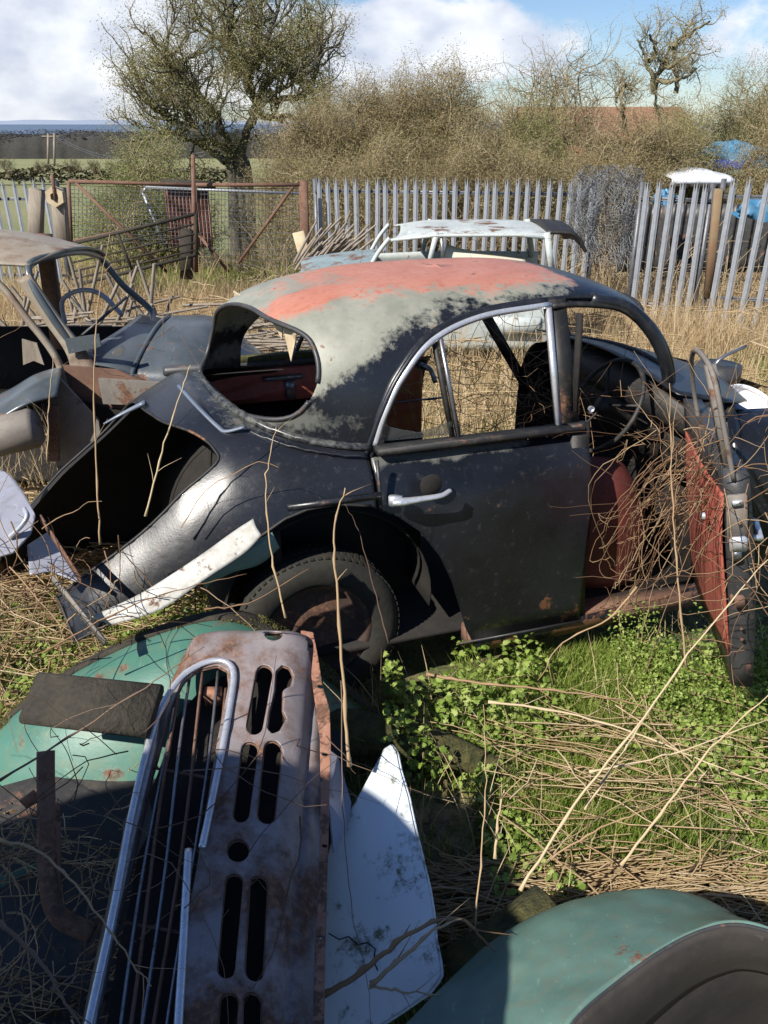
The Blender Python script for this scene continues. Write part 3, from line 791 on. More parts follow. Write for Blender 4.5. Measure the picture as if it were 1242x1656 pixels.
b = MB(); b.box((2.75, .0, .62), (.5, .26, .34), bev=.04); b.box((2.72, 0, .82), (.36, .14, .08), bev=.02); b.lathe([(.001, 0), (.11, 0), (.11, .1), (.001, .1)], (2.72, .05, .90), (0, 0, 1), 20)
b.build('engine', M['dark_steel'], car, world=False)
lp = thing('headlamp_shell', 'white plastic lamp shell lying in the engine bay behind the open front door', 'lamp shell', at(1200, 665, Y=3.55))
c_ = at(1200, 672, Y=3.55)
MB().lathe([(.10, .07), (.115, .05), (.11, 0), (.06, -.06), (.03, -.07)], c_ + [0, 0, .02], (.2, -.3, .9), 22).build('lamp_bowl', M['white'], lp, solid=.006)
MB().box(c_ + [.04, -.09, -.05], (.06, .02, .13), bev=.006).build('lamp_bracket', M['white'], lp)
M['rust_dark'] = m_paint('rust_dark', (.05, .030, .024), (.085, .05, .038), .5, .9, 9)
# ---- wheels
def wheel(c, ax, r=.315, w=.15, parent=None):
    c = np.asarray(c, float)
    t = MB().lathe([(r * .64, -w * .42), (r * .70, -w * .5), (r * .86, -w * .5), (r * .96, -w * .42), (r, -w * .25), (r, w * .25), (r * .96, w * .42), (r * .86, w * .5), (r * .64, w * .42)], c, ax, 64)
    tr = []
    T = t.build('tyre', M['tyre'], parent, world=False)
    k = MB(); a3 = nrm(ax); x = nrm(np.cross(a3, (0, 0, 1))); y = np.cross(a3, x)
    for i in range(72):
        a = 2 * math.pi * i / 72
        for o in (-.34, -.12, .12, .34):
            aa = a + (.03 if o in (-.34, .12) else 0)
            d = math.cos(aa) * x + math.sin(aa) * y; tg = -math.sin(aa) * x + math.cos(aa) * y
            rr = r * (1.001 if abs(o) < .2 else .988)
            k.box(c + d * rr + a3 * o * w, (.015, .018, .004), np.array([tg, a3, d]).T)
    k.build('tread', M['tyre'], T, world=False, smooth=False)
    rm = MB().lathe([(.001, -.01), (.05, -.02), (.07, -.035), (.10, -.02), (r * .5, -.01), (r * .56, -.035), (r * .66, -.06), (r * .66, .06), (r * .5, .05)], c, ax, 40)
    rm.build('rim', M['rust_dark'], parent, world=False)
wheel((.575, -.55, .33), (0, 1, 0), parent=car); wheel((.60, .60, .335), (0, 1, 0), parent=car)

M['red_door'] = m_plain('red_door', (.40, .10, .065), (.30, .075, .05), .7, 5, 0, .5, .01)
# ---- open front door
def DW(s, z, o=0.0):
    """s along the door from hinge to latch edge, z world height, o thickness towards the outside (right)"""
    hg = np.array([1.27, 2.98]); lt = np.array([1.155, 2.24]); p = hg + (lt - hg) * s
    lean = (z - .35) * -.20 - max(0, z - 1.1) * .13
    n = np.array([.988, -.15])
    return np.array([p[0] + lean + n[0] * o, p[1] + n[1] * o, z])
b = MB()
def slab(s0, s1, z0, z1, o0, o1, m, name, k=10, bulge=0):
    S = np.linspace(s0, s1, k); Zs = np.linspace(z0, z1, k)
    Pin = [DW(s, z, o0 - bulge * math.sin(math.pi * (s - s0) / (s1 - s0)) * math.sin(math.pi * min(1, (z - z0) / (z1 - z0)) ** .7)) for z in Zs for s in S]
    Pout = [DW(s, z, o1 + .012 * math.sin(math.pi * (z - z0) / (z1 - z0))) for z in Zs for s in S]
    Fc = grid_faces(k, k); n = k * k
    Fo = [tuple(n + i for i in f[::-1]) for f in Fc]
    ed = [i for i in range(k)] + [i * k + k - 1 for i in range(1, k)] + [n - 1 - i for i in range(1, k)] + [(k - 1 - i) * k for i in range(1, k)]
    ed = ed[:-1] if ed[-1] == ed[0] else ed
    Fe = [(ed[i], n + ed[i], n + ed[(i + 1) % len(ed)], ed[(i + 1) % len(ed)]) for i in range(len(ed))]
    return make(name, np.array(Pin + Pout), Fc + Fo + Fe, m, car)
fdo = slab(.02, 1, .36, 1.12, 0, .066, M['dark_steel'], 'front_door')
b = MB()
P_ = [DW(s, z, -.006 - bl) for s, z, bl in ((.04, .42, 0), (.5, .40, .012), (.97, .42, 0))]
V, F = loft([[DW(.04, .44, -.004), DW(.5, .44, -.012), DW(.96, .46, -.004)], [DW(.04, .70, -.008), DW(.5, .70, -.035), DW(.99, .74, -.016)], [DW(.04, .86, -.008), DW(.5, .88, -.03), DW(.98, .90, -.02)], [DW(.04, 1.0, -.004), DW(.5, 1.01, -.012), DW(.94, 1.03, -.004)]], 10, 8)
dt = make('door_trim', V, F, M['red_door'], car, solid=.006)
loop = cat([DW(1.0, 1.10, .02), DW(.99, 1.26, .018), DW(.96, 1.38, .018), DW(.86, 1.42, .018), DW(.60, 1.41, .018), DW(.40, 1.34, .018), DW(.30, 1.22, .018), DW(.28, 1.1, .018)], 6)
MB().tube(loop, .010, 6, flat=.8).build('window_frame', M['rust_grey'], car)
MB().beam(DW(.90, 1.10, .02), DW(.88, 1.42, .02), .026, .03, up=(0, 1, 0)).build('window_channel', M['rust_grey'], car)
def plate(z, w, h, m, name, s=1.012, o=.025, lift=.0):
    c = DW(s, z, o); ax = nrm(DW(0, z, o) - c) ; up_ = nrm(DW(1, z + .1, o) - DW(1, z, o)); xr = nrm(np.cross(ax, up_))
    return MB().box(c - ax * lift, (w, h, .012), np.array([xr, up_, ax]).T, bev=.006).build(name, m, car)
plate(.98, .058, .16, M['rust_grey'], 'lock_face'); plate(.90, .050, .05, M['chrome'], 'lock_plate', lift=.012); plate(.862, .03, .035, M['chrome_dull'], 'lock_plate', lift=.012, o=.018)
plate(.70, .03, .045, M['rust'], 'striker', lift=.014); plate(.715, .012, .022, M['rust'], 'striker', lift=.016, o=.002)
plate(1.035, .035, .018, M['chrome'], 'lock_plate', lift=.010)
for z_ in (.97, .60, .56): plate(z_, .011, .011, M['rust'], 'screw', lift=.012, o=.03)
MB().tube([DW(.96, .90, .05), DW(.96, .90, .10), DW(.80, .90, .115), DW(.75, .90, .06)], .011, 8).build('door_handle', M['chrome'], car)
MB().lathe([(.001, .012), (.010, .010), (.012, 0)], DW(.86, .93, -.05), (-1, 0, 0), 12).build('trim_button', M['chrome'], car)
# loose trim strip behind the door
tr = MB().tube(cat([at(1150, 600, Y=3.0), at(1165, 580, Y=3.0), at(1205, 560, Y=3.05)], 6), .012, 6, flat=.5).build('window_seal', M['chrome_dull'], car)
# the rear of the shell is pushed out of square
for o in car.children_recursive:
    me = o.data; n = len(me.vertices); a = np.empty(n * 3, np.float32); me.vertices.foreach_get('co', a); a = a.reshape(-1, 3)
    if o.name.startswith(('patch', 'inner_panel', 'tyre', 'rim', 'tread')): continue
    w = np.clip((.86 - a[:, 0]) / .36, 0, 1); w = w * w * (3 - 2 * w)
    if w.max() > 0:
        a[:, 0] -= .11 * (a[:, 1] + .50) * w; me.vertices.foreach_set('co', a.ravel()); me.update()
# ------------------------------------------------------------------ rusty car on the left
c2 = thing('rusty_car', 'rusty brown and pale turquoise car shell, front wing and doors gone, at left', 'car', (-2.2, 5.0, -.08))
Yn, Yf = 4.45, 5.65
V, F = loft([[(-3.6, Yn + .12, 1.22), (-2.9, Yn + .05, 1.33), (-2.2, Yn + .02, 1.38), (-1.87, Yn + .05, 1.37)],
             [(-3.6, Yn + .30, 1.34), (-2.9, Yn + .28, 1.45), (-2.2, Yn + .28, 1.47), (-1.78, Yn + .28, 1.405)],
             [(-3.6, 5.05, 1.42), (-2.9, 5.05, 1.50), (-2.2, 5.05, 1.48), (-1.75, 5.05, 1.385)],
             [(-3.6, Yf - .30, 1.34), (-2.9, Yf - .28, 1.43), (-2.2, Yf - .28, 1.42), (-1.77, Yf - .28, 1.33)],
             [(-3.6, Yf - .12, 1.22), (-2.9, Yf - .05, 1.31), (-2.2, Yf - .02, 1.31), (-1.80, Yf - .05, 1.265)]], 12, 8)
M['roof_rust'] = m_paint('roof_rust', (.25, .20, .15), (.30, .27, .21), .50, .5, 4, dirt=(.17, .12, .09), dirta=.5, edge=.16)
M['turq'] = m_paint('turq', (.24, .31, .32), (.18, .24, .26), .53, .45, 5, edge=.1)
make('roof', V, F, M['roof_rust'], c2, solid=.012)
M['bonnet'] = m_paint('bonnet', (.05, .065, .075), (.085, .10, .115), .60, .3, 5)
fr = cat([(-1.88, Yn + .06, 1.35), (-1.80, Yn + .30, 1.385), (-1.78, 5.05, 1.36), (-1.80, Yf - .30, 1.30), (-1.84, Yf - .06, 1.24), (-1.74, Yf - .02, 1.07), (-1.58, Yf + .0, .90), (-1.50, Yf - .3, .85), (-1.46, 5.05, .84), (-1.52, Yn + .3, .84), (-1.64, Yn + .05, .88), (-1.78, Yn + .0, 1.12)], 6, True)
MB().tube(fr, .021, 8, closed=True).build('windscreen_frame', M['bonnet'], c2)
ar = cat([(-3.4, Yn + .07, 1.18), (-2.8, Yn + .02, 1.33), (-2.3, Yn, 1.36), (-2.05, Yn, 1.30), (-1.90, Yn - .02, 1.10), (-1.78, Yn - .03, .90), (-1.74, Yn - .04, .70)], 8)
MB().tube(ar, .020, 6).build('door_frame', M['roof_rust'], c2)
V, F = loft([[(-1.93, Yn + .0, 1.30), (-1.83, Yn, 1.10), (-1.72, Yn - .02, .90), (-1.72, Yn - .04, .72)], [(-1.86, Yn + .01, 1.33), (-1.74, Yn - .0, 1.10), (-1.60, Yn - .0, .88), (-1.55, Yn - .03, .72)]], 8, 3)
make('screen_pillar', V, F, M['roof_rust'], c2, solid=.03)
V, F = loft([[(-1.72, Yn, .86), (-1.60, 5.05, .90), (-1.66, Yf, .86)], [(-1.48, Yn, .82), (-1.40, 5.05, .88), (-1.46, Yf, .82)], [(-1.32, Yn + .02, .74), (-1.25, 5.05, .84), (-1.32, Yf - .02, .74)], [(-1.3, Yn + .0, .60), (-1.2, Yn + .25, .80), (-1.2, 5.2, .80)]][:3], 10, 6)
make('scuttle', V, F, M['bonnet'], c2, solid=.012)
# dark bonnet, its lid curved over the engine
V, F = loft([[(-1.42, Yn + .02, .64), (-1.38, Yn + .06, .80), (-1.34, Yn + .35, .93), (-1.32, 5.05, .96), (-1.36, Yf - .3, .90), (-1.40, Yf - .1, .70)],
             [(-1.15, Yn + .02, .60), (-1.12, Yn + .06, .78), (-1.08, Yn + .35, .91), (-1.06, 5.05, .94), (-1.08, Yf - .3, .89), (-1.1, Yf - .1, .66)],
             [(-.92, Yn + .08, .52), (-.88, Yn + .13, .68), (-.85, Yn + .38, .76), (-.84, 5.05, .78), (-.86, Yf - .35, .74), (-.88, Yf - .2, .6)],
             [(-.78, Yn + .16, .40), (-.74, Yn + .20, .52), (-.72, Yn + .4, .60), (-.70, 5.05, .62), (-.72, Yf - .4, .60), (-.75, Yf - .25, .5)]], 8, 8)
make('bonnet', V, F, M['bonnet'], c2, solid=.012)
MB().tube(cat([(-1.42, Yn - .0, .64), (-1.39, Yn + .03, .80), (-1.34, Yn + .35, .945), (-1.32, 5.05, .975), (-1.36, Yf - .3, .915)], 6), .014, 6).build('bonnet_seam', M['bonnet'], c2)
# inner wing panels
def sheet(pix, Y, mat_, name, parent, th=.012, z=None, holes=(), curve=0):
    """outline traced on an upright or tilted plane given by three reference depths: Y is a float or a function of (px, py)"""
    P = [at(px, py, Y=(Y(px, py) if callable(Y) else Y)) for px, py in pix]
    return make(name, P, [tuple(range(len(P)))], mat_, parent, smooth=False, solid=th, offset=0)
sheet([(100, 590), (190, 598), (258, 628), (262, 680), (215, 720), (150, 700), (112, 640)], 4.42, M['rust'], 'inner_wing', c2, .02)
sheet([(160, 612), (258, 618), (262, 655), (168, 652)], 4.37, M['rust_grey'], 'chassis_rail', c2, .03)
sheet([(80, 625), (98, 612), (160, 680), (168, 735), (150, 790), (95, 760), (80, 700)], lambda x, y: 4.25 - .0 * y, M['rust_grey'], 'wing_flange', c2, .02)
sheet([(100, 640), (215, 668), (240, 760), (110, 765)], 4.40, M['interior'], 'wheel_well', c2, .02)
sheet([(78, 655), (94, 655), (96, 745), (80, 745)], 4.15, M['rust'], 'door_post', c2, .03)
V, F = loft([[at(-60, 712, Y=3.95), at(0, 676, Y=3.98), at(45, 652, Y=4.02), at(92, 640, Y=4.1)], [at(-60, 690, Y=4.05), at(0, 655, Y=4.1), at(50, 625, Y=4.15), at(98, 606, Y=4.25)], [at(-60, 660, Y=4.3), at(10, 632, Y=4.35), at(55, 606, Y=4.4), at(98, 592, Y=4.45)]], 8, 6)
make('rear_wing', V, F, M['bonnet'], c2, solid=.012)
b = MB(); A_, B2 = at(-70, 720, Y=3.95), at(62, 690, Y=4.02); b.tube([A_, B2 - (B2 - A_) * .06, B2], [.105, .105, .085], 18); b.build('fuel_tank', M['rust_grey'], c2)
# body behind the door opening, far side, floor
b = MB(); b.box((-2.9, Yf - .06, .50), (2.6, .03, .60)); b.box((-2.5, 5.05, .16), (3.6, 1.2, .03)); b.box((-1.55, 5.05, .52), (.04, 1.15, .60))
b.build('floor_pan', M['interior'], c2)
MB().beam((-2.22, Yf - .04, .5), (-2.18, Yf - .1, 1.40), .10, .05, up=(0, 1, 0)).build('door_pillar', M['rust'], c2)
MB().tube(cat([(-1.98, 5.15, .92), (-1.97, 5.15, 1.06), (-1.85, 5.15, 1.12), (-1.72, 5.12, 1.10), (-1.60, 5.1, .98)], 6), .015, 6).build('mirror_arm', M['bluegrey'], c2)
MB().beam(at(112, 560, Y=4.7), at(205, 480, Y=4.9), .02, .012).build('wiper_arm', M['dark_steel'], c2)
sheet([(36, 548), (60, 555), (72, 590), (55, 583), (38, 590)], 4.7, M['wood_grey'], 'torn_trim', c2)
sheet([(180, 570), (196, 558), (203, 565), (190, 578)], 4.43, M['chrome_dull'], 'bonnet_badge', c2, .01)
sheet([(105, 548), (160, 540), (164, 560), (112, 572)], 4.41, M['bonnet'], 'scuttle_side', c2, .012)

# ------------------------------------------------------------------ pale estate behind
c3 = thing('estate_car', 'pale blue and white estate car shell with raised tailgate standing before the palisade fence', 'car', (1.0, 8.6, -.22))
M['pale'] = m_paint('pale', (.50, .54, .52), (.42, .46, .45), .63, .4, 5, edge=.05)
M['pale_rust'] = m_paint('pale_rust', (.50, .54, .52), (.42, .46, .45), .545, .5, 3, edge=.06)
y0, y1 = 7.95, 9.10
def P3(px, py, Y=y0): return at(px, py, Y=Y)
zt3 = P3(760, 380)[2]
xl, xm, xr = P3(632, 382)[0], P3(705, 375)[0], P3(892, 378)[0]
V, F = loft([[(xl + .02, y0, zt3 - .04), (xm, y0, zt3), (xr - .3, y0, zt3 + .01), (xr, y0, zt3 - .02)], [(xl + .08, y0 + .2, zt3 - .01), (xm, y0 + .2, zt3 + .030), (xr - .3, y0 + .2, zt3 + .032), (xr, y0 + .2, zt3 + .01)], [(xl + .1, y1 - .2, zt3 - .01), (xm, y1 - .2, zt3 + .030), (xr - .3, y1 - .2, zt3 + .032), (xr, y1 - .2, zt3 + .01)], [(xl + .02, y1, zt3 - .04), (xm, y1, zt3), (xr - .3, y1, zt3 + .01), (xr, y1, zt3 - .02)]], 8, 6)
make('roof', V, F, M['pale_rust'], c3, solid=.02)
MB().tube([(xl + .0, y0 - .01, zt3 - .045), (xm, y0 - .01, zt3 - .005), (xr - .3, y0 - .01, zt3), (xr + .0, y0 - .01, zt3 - .03)], .016, 6).build('roof_gutter', M['pale'], c3)
for Yq in (y0, y1):
    MB().tube(cat([P3(596, 436) * [1, 0, 1] + [0, Yq, 0], P3(612, 408) * [1, 0, 1] + [0, Yq, 0], P3(630, 385) * [1, 0, 1] + [0, Yq, 0]], 6), .022, 6).build('screen_pillar', M['pale'], c3)
    MB().beam(P3(692, 434) * [1, 0, 1] + [0, Yq, 0], P3(706, 376) * [1, 0, 1] + [0, Yq, 0], .045, .04, up=(0, 1, 0)).build('door_pillar', M['pale'], c3)
    MB().beam(P3(717, 434) * [1, 0, 1] + [0, Yq + .01, 0], P3(714, 378) * [1, 0, 1] + [0, Yq + .01, 0], .03, .04, up=(0, 1, 0)).build('window_frame', M['chrome_dull'], c3)
    MB().beam(P3(893, 445) * [1, 0, 1] + [0, Yq, 0], P3(884, 376) * [1, 0, 1] + [0, Yq, 0], .055, .05, up=(0, 1, 0)).build('tail_pillar', M['pale'], c3)
zw = P3(760, 436)[2]; zbt = .05
xf, xb = P3(530, 440)[0], P3(905, 440)[0]
V, F = loft([[(xf - .3, y0 - .03, zbt), (xm, y0 - .05, zbt), (xb, y0 - .03, zbt)], [(xf - .3, y0 - .08, zw - .35), (xm, y0 - .1, zw - .35), (xb, y0 - .08, zw - .35)], [(xf - .25, y0 + .02, zw - .06), (xm, y0 - .01, zw), (xb, y0, zw)]], 8, 6)
make('body_side', V, F, M['pale'], c3, solid=.02)
V, F = loft([[(xf - .3, y1 + .03, zbt), (xm, y1 + .05, zbt), (xb, y1 + .03, zbt)], [(xf - .3, y1 + .08, zw - .35), (xm, y1 + .1, zw - .35), (xb, y1 + .08, zw - .35)], [(xf - .25, y1, zw - .06), (xm, y1, zw), (xb, y1, zw)]], 8, 6)
make('body_side', V, F, M['pale'], c3, solid=.02)
V, F = loft([[(xf - .25, y0, zw - .07), (xf + .1, y0, zw - .02), (xl - .2, y0, zw + .02)], [(xf - .3, 8.6, zw + .0), (xf + .1, 8.6, zw + .06), (xl - .1, 8.6, zw + .09)], [(xf - .25, y1, zw - .07), (xf + .1, y1, zw - .02), (xl - .2, y1, zw + .02)]], 8, 6)
make('bonnet', V, F, M['turq'], c3, solid=.02)
b = MB(); V_, F_ = loft([[(xr - .02, y0 + .05, zt3 + .0), (xr - .02, 8.55, zt3 + .03), (xr - .02, y1 - .05, zt3 + .0)], [(xr + .22, y0 + .05, zt3 - .02), (xr + .24, 8.65, zt3 + .01), (xr + .22, y1 - .05, zt3 - .02)], [(xr + .34, y0 + .08, zt3 - .17), (xr + .36, 8.65, zt3 - .13), (xr + .34, y1 - .08, zt3 - .17)]], 8, 8)
make('tailgate', V_, F_, M['black_flat'], c3, solid=.03)
V, F = loft([[P3(716, 428, 8.0), P3(735, 432, 8.0), P3(790, 430, 8.0), P3(850, 428, 8.0)], [P3(722, 396, 8.1), P3(745, 404, 8.1), P3(795, 412, 8.1), P3(850, 420, 8.1)], [P3(722, 396, 8.5), P3(745, 404, 8.5), P3(795, 412, 8.5), P3(850, 420, 8.5)]], 8, 6)
M['cream'] = m_plain('cream', (.50, .47, .36), (.60, .58, .48), .7, 9)
fo = make('foam_roll', V, F, M['cream'], None, solid=.03)
tag(fo, 'cream rolled sheet lying inside the pale estate behind its side window', 'rolled sheet')
b = MB(); b.box(((xf + xb) / 2, 8.65, .06), (xb - xf, 1.3, .04)); b.build('floor_pan', M['interior'], c3)
b = MB(); b.box((xr + .05, 8.65, .42), (.06, 1.3, .5), bev=.02); b.build('tail_panel', M['pale'], c3)
MB().box((xr - .3, 7.86, .30), (.5, .05, .16), bev=.02).build('rear_wing', M['pale'], c3)

# ------------------------------------------------------------------ palisade fence
def pale_mesh(h):
    w = .034; d = .018; prof = [(-w, 0), (-w * .62, -d * .4), (-w * .3, -d), (w * .3, -d), (w * .62, -d * .4), (w, 0)]
    t = .004
    V = []; n = len(prof)
    for z, k in ((0, 1), (h - .13, 1)):
        for x, y in prof: V.append((x, y, z))
        for x, y in prof[::-1]: V.append((x, y + t, z))
    F = [(i, (i + 1) % 12, 12 + (i + 1) % 12, 12 + i) for i in range(12)]
    # three-pointed splayed top: outer tongues bend outwards
    def tongue(xs, top, lean, out):
        k = len(V); (a, b_) = xs
        V.extend([(a[0], a[1], h - .13), (b_[0], b_[1], h - .13), ((a[0] + b_[0]) / 2 + lean, (a[1] + b_[1]) / 2 - out, top),
                  (a[0], a[1] + t, h - .13), (b_[0], b_[1] + t, h - .13), ((a[0] + b_[0]) / 2 + lean, (a[1] + b_[1]) / 2 - out + t, top)])
        F.extend([(k, k + 1, k + 2), (k + 5, k + 4, k + 3), (k, k + 3, k + 4, k + 1), (k + 1, k + 4, k + 5, k + 2), (k + 2, k + 5, k + 3, k)])
    tongue((prof[0], prof[2]), h - .02, -.012, .02); tongue((prof[2], prof[3]), h, 0, -.002); tongue((prof[3], prof[5]), h - .02, .012, .02)
    return V, F
PALE = {}
def fence(label, A, B, za, zb, h, n, lean=0., rails=(.30,), end_posts=(True, True), fan=0., name='palisade_fence'):
    A = np.array(A, float); B = np.array(B, float); base = (A[0], A[1], za)
    th = math.atan2(B[1] - A[1], B[0] - A[0]); L = np.linalg.norm(B - A)
    t = thing(name, label, 'fence', base, th, 'palisade fence sections')
    slope = (zb - za) / L
    if h not in PALE:
        V, F = pale_mesh(h); PALE[h] = make('pale', V, F, M['galv'], t, world=False, smooth=False); first = PALE[h]
    else: first = None
    for i in range(n):
        x = L * (i + .5) / n
        o = first if (i == 0 and first) else PALE[h].copy()
        if o is not first: sc.collection.objects.link(o)
        o.parent = t; o.location = (x, -.03, slope * x + random.uniform(-.012, .012)); o.rotation_euler = (random.uniform(-.01, .01), lean + fan * (i / n - .5) + random.uniform(-.012, .012), 0)
    for r in rails:
        z = h - r
        MB().beam((0, .02, z), (L, .02, z + slope * L), .012, .045, up=(0, 1, 0)).beam((0, .012, z + .02), (L, .012, z + .02 + slope * L), .03, .006, up=(0, 1, 0)).build('rail', M['galv_dark'], t, world=False)
    for k, e in enumerate(end_posts):
        if e: MB().box((L * k, .07, h / 2 - .1 + slope * L * k), (.06, .10, h + .1)).build('post', M['galv_dark'], t, world=False)
    return t
def topz(px, py, Y): return at(px, py, Y=Y)[2]
H_ = 1.85
Ya, Yb = 12.3, 11.5
fence('long grey palisade fence behind the pale estate car', (at(508, 285, Y=Ya)[0], Ya), (at(968, 285, Y=Yb)[0], Yb), topz(508, 283, Ya) - H_, topz(968, 287, Yb) - H_, H_, 28, 0., (.22, 1.5))
fence('palisade fence piece between the wire netting and the rusty post', (at(1040, 290, Y=10.7)[0], 10.7), (at(1155, 290, Y=10.45)[0], 10.45), topz(1040, 287, 10.7) - H_, topz(1155, 290, 10.45) - H_, H_, 6, .0, (.25, 1.5))
fence('palisade fence piece at the right edge beyond the rusty post', (at(1172, 285, Y=10.1)[0], 10.1), (at(1172, 285, Y=10.1)[0] + 2.4, 9.2), topz(1172, 282, 10.1) - H_, topz(1172, 282, 10.1) - H_ + .03, H_, 15, .01, (.25, 1.38))
fence('leaning palisade fence piece at the left edge by the two timber posts', (at(-70, 290, Y=13.5)[0], 13.3), (at(88, 290, Y=13.0)[0], 12.9), topz(0, 290, 13.3) - H_, topz(88, 287, 12.9) - H_, H_, 10, -.02, (.30, 1.4))
# posts
def post(label, px0, py0, px1, py1, Y, w, d, m, cat_='post', name='fence_post', base_z=None):
    A = at(px0, py0, Y=Y); B = at(px1, py1, Y=Y)
    t = MB(); t.beam(A, B, w, d, up=(0, 1, 0), bev=.012)
    o = t.build(name, m, None); o.location = (0, 0, 0)
    return tag(o, label, cat_)
M['rust_moss'] = m_plain('rust_moss', (.20, .10, .055), (.19, .16, .09), .9, 2.2, 0, .5)
post('rusty angle iron post beside the right edge fence piece', 1144, 480, 1162, 305, 10.1, .09, .07, M['rust_moss'])
post('brown rusty gate post at the left end of the long palisade fence', 497, 445, 491, 292, 12.0, .10, .10, M['rust'])
post('thin tall rusty pole in the middle of the gates', 316, 440, 312, 250, 12.3, .05, .05, M['rust'])
post('dark timber post left of the one with the hexagonal nut', 57, 400, 60, 306, 11.6, .17, .15, M['wood_grey'])
post('pale timber post carrying a big hexagonal nut', 103, 410, 94, 303, 11.4, .17, .14, M['wood_grey'])
post('short dark stump post under the thin rusty pole', 302, 450, 302, 372, 12.0, .16, .14, M['wood_dark'])
post('pale broken timber plank leaning beside the brown gate post', 500, 440, 482, 375, 11.8, .16, .05, M['wood_pale'])
hx = thing('hexagonal_nut', 'big pale rusty hexagonal nut with a bar through it on the timber post', 'nut', at(90, 318, Y=11.25))
pc = at(90, 318, Y=11.25); b = MB()
a6 = [k * math.pi / 3 + .5 for k in range(6)]; ro, ri = .125, .055
Vh = [pc + [ro * math.cos(a), -.05, ro * math.sin(a)] for a in a6] + [pc + [ri * math.cos(a), -.05, ri * math.sin(a)] for a in a6] + [pc + [ro * math.cos(a), .05, ro * math.sin(a)] for a in a6] + [pc + [ri * math.cos(a), .05, ri * math.sin(a)] for a in a6]
b.add(Vh, [(i, (i + 1) % 6, 6 + (i + 1) % 6, 6 + i) for i in range(6)] + [(i, 12 + i, 12 + (i + 1) % 6, (i + 1) % 6) for i in range(6)] + [(6 + i, 6 + (i + 1) % 6, 18 + (i + 1) % 6, 18 + i) for i in range(6)] + [(12 + i, 18 + i, 18 + (i + 1) % 6, 12 + (i + 1) % 6) for i in range(6)])
b.build('nut', M['wood_pale'], hx, smooth=False)
MB().tube([at(90, 325, Y=11.2), at(84, 282, Y=11.2)], .022, 8).build('bar', M['rust'], hx)
# gates
def gate(label, pts_outer, Y, braces, mesh=True, m=None, r=.026, rails=()):
    P = [at(x, y, Y=Y) for x, y in pts_outer]
    t = thing('field_gate', label, 'gate', (P[0][0], Y, P[-1][2]), 0, 'field gates')
    b = MB()
    for i in range(len(P) - 1): b.tube([P[i], P[i + 1]], r, 7)
    b.build('gate_frame', m or M['rust'], t)
    for (x0, y0_, x1, y1_) in braces: MB().tube([at(x0, y0_, Y=Y), at(x1, y1_, Y=Y)], r * .9, 6).build('brace', m or M['rust'], t)
    for (x0, y0_, x1, y1_) in rails: MB().tube([at(x0, y0_, Y=Y), at(x1, y1_, Y=Y)], r * .6, 6).build('rail', m or M['rust'], t)
    if mesh:
        (ax, ay), (bx, by), (cx, cy) = mesh; b = MB(); nx, ny = 30, 14
        for i in range(nx + 1):
            f = i / nx; b.tube([at(ax + (bx - ax) * f, ay + (by - ay) * f, Y=Y + .02), at(ax + (bx - ax) * f, cy + (by - ay) * f, Y=Y + .02)], .004, 3, cap=False)
        for j in range(ny + 1):
            y_ = ay + (cy - ay) * j / ny; b.tube([at(ax, y_, Y=Y + .02), at(bx, y_ + (by - ay), Y=Y + .02)], .004, 3, cap=False)
        b.build('wire_mesh', M['galv_dark'], t)
    return t
gate('rusty mesh gate leaf nearest the two timber posts', [(116, 400), (111, 293), (312, 299), (314, 430)], 12.6, [(122, 295, 270, 440)], ((114, 300), (310, 305), (0, 390)), rails=[(116, 390, 312, 348)])
gate('rusty gate leaf with a diagonal brace beside the brown post', [(318, 440), (316, 299), (486, 299), (490, 440)], 12.5, [(474, 302, 386, 425), (322, 380, 370, 440)], ((320, 305), (484, 305), (0, 430)))
gate('bare galvanised tube gate hanging askew behind the rusty leaves', [(268, 400), (231, 312), (236, 303), (486, 313)], 12.9, [], None, M['galv'], .020)
t = gate('brown five bar gate leaning open low on the left', [(110, 396), (316, 346), (318, 412), (118, 462)], 11.4, [(190, 378, 215, 440)], None, M['wood_dark'], .024, rails=[(110, 412, 316, 362), (112, 426, 316, 378), (114, 440, 317, 392), (116, 452, 318, 404)])
# corrugated sheets
X = np.linspace(0, 1, 140); Z = np.linspace(0, 1, 6)
def corr(label, px0, py0, px1, py1, Y, m, n=14, name='corrugated_sheet'):
    A = at(px0, py0, Y=Y); B = at(px1, py1, Y=Y); V = []
    for zz_ in Z:
        for xx_ in X: V.append((A[0] + (B[0] - A[0]) * xx_, Y + .03 * math.sin(xx_ * n * 2 * math.pi), B[2] + (A[2] - B[2]) * zz_))
    o = make(name, V, grid_faces(6, 140), m, None, solid=.004); tag(o, label, 'metal sheet'); return o
M['rust_pink'] = m_paint('rust_pink', (.30, .17, .13), (.24, .12, .09), .5, .85, 5, dirt=(.4, .32, .28))
corr('rusty pink corrugated iron sheet standing behind the gates', 266, 305, 345, 400, 14.2, M['rust_pink'], 12)
o = MB().beam(at(262, 296, Y=14.1), at(348, 300, Y=14.1), .1, .12).build('roof_beam', M['wood_dark'], None); tag(o, 'dark weathered beam lying on top of the pink corrugated iron', 'beam')
o = corr('dark corrugated sheet standing behind the fence at the right', 1010, 330, 1300, 440, 12.6, M['dark_steel'], 22)
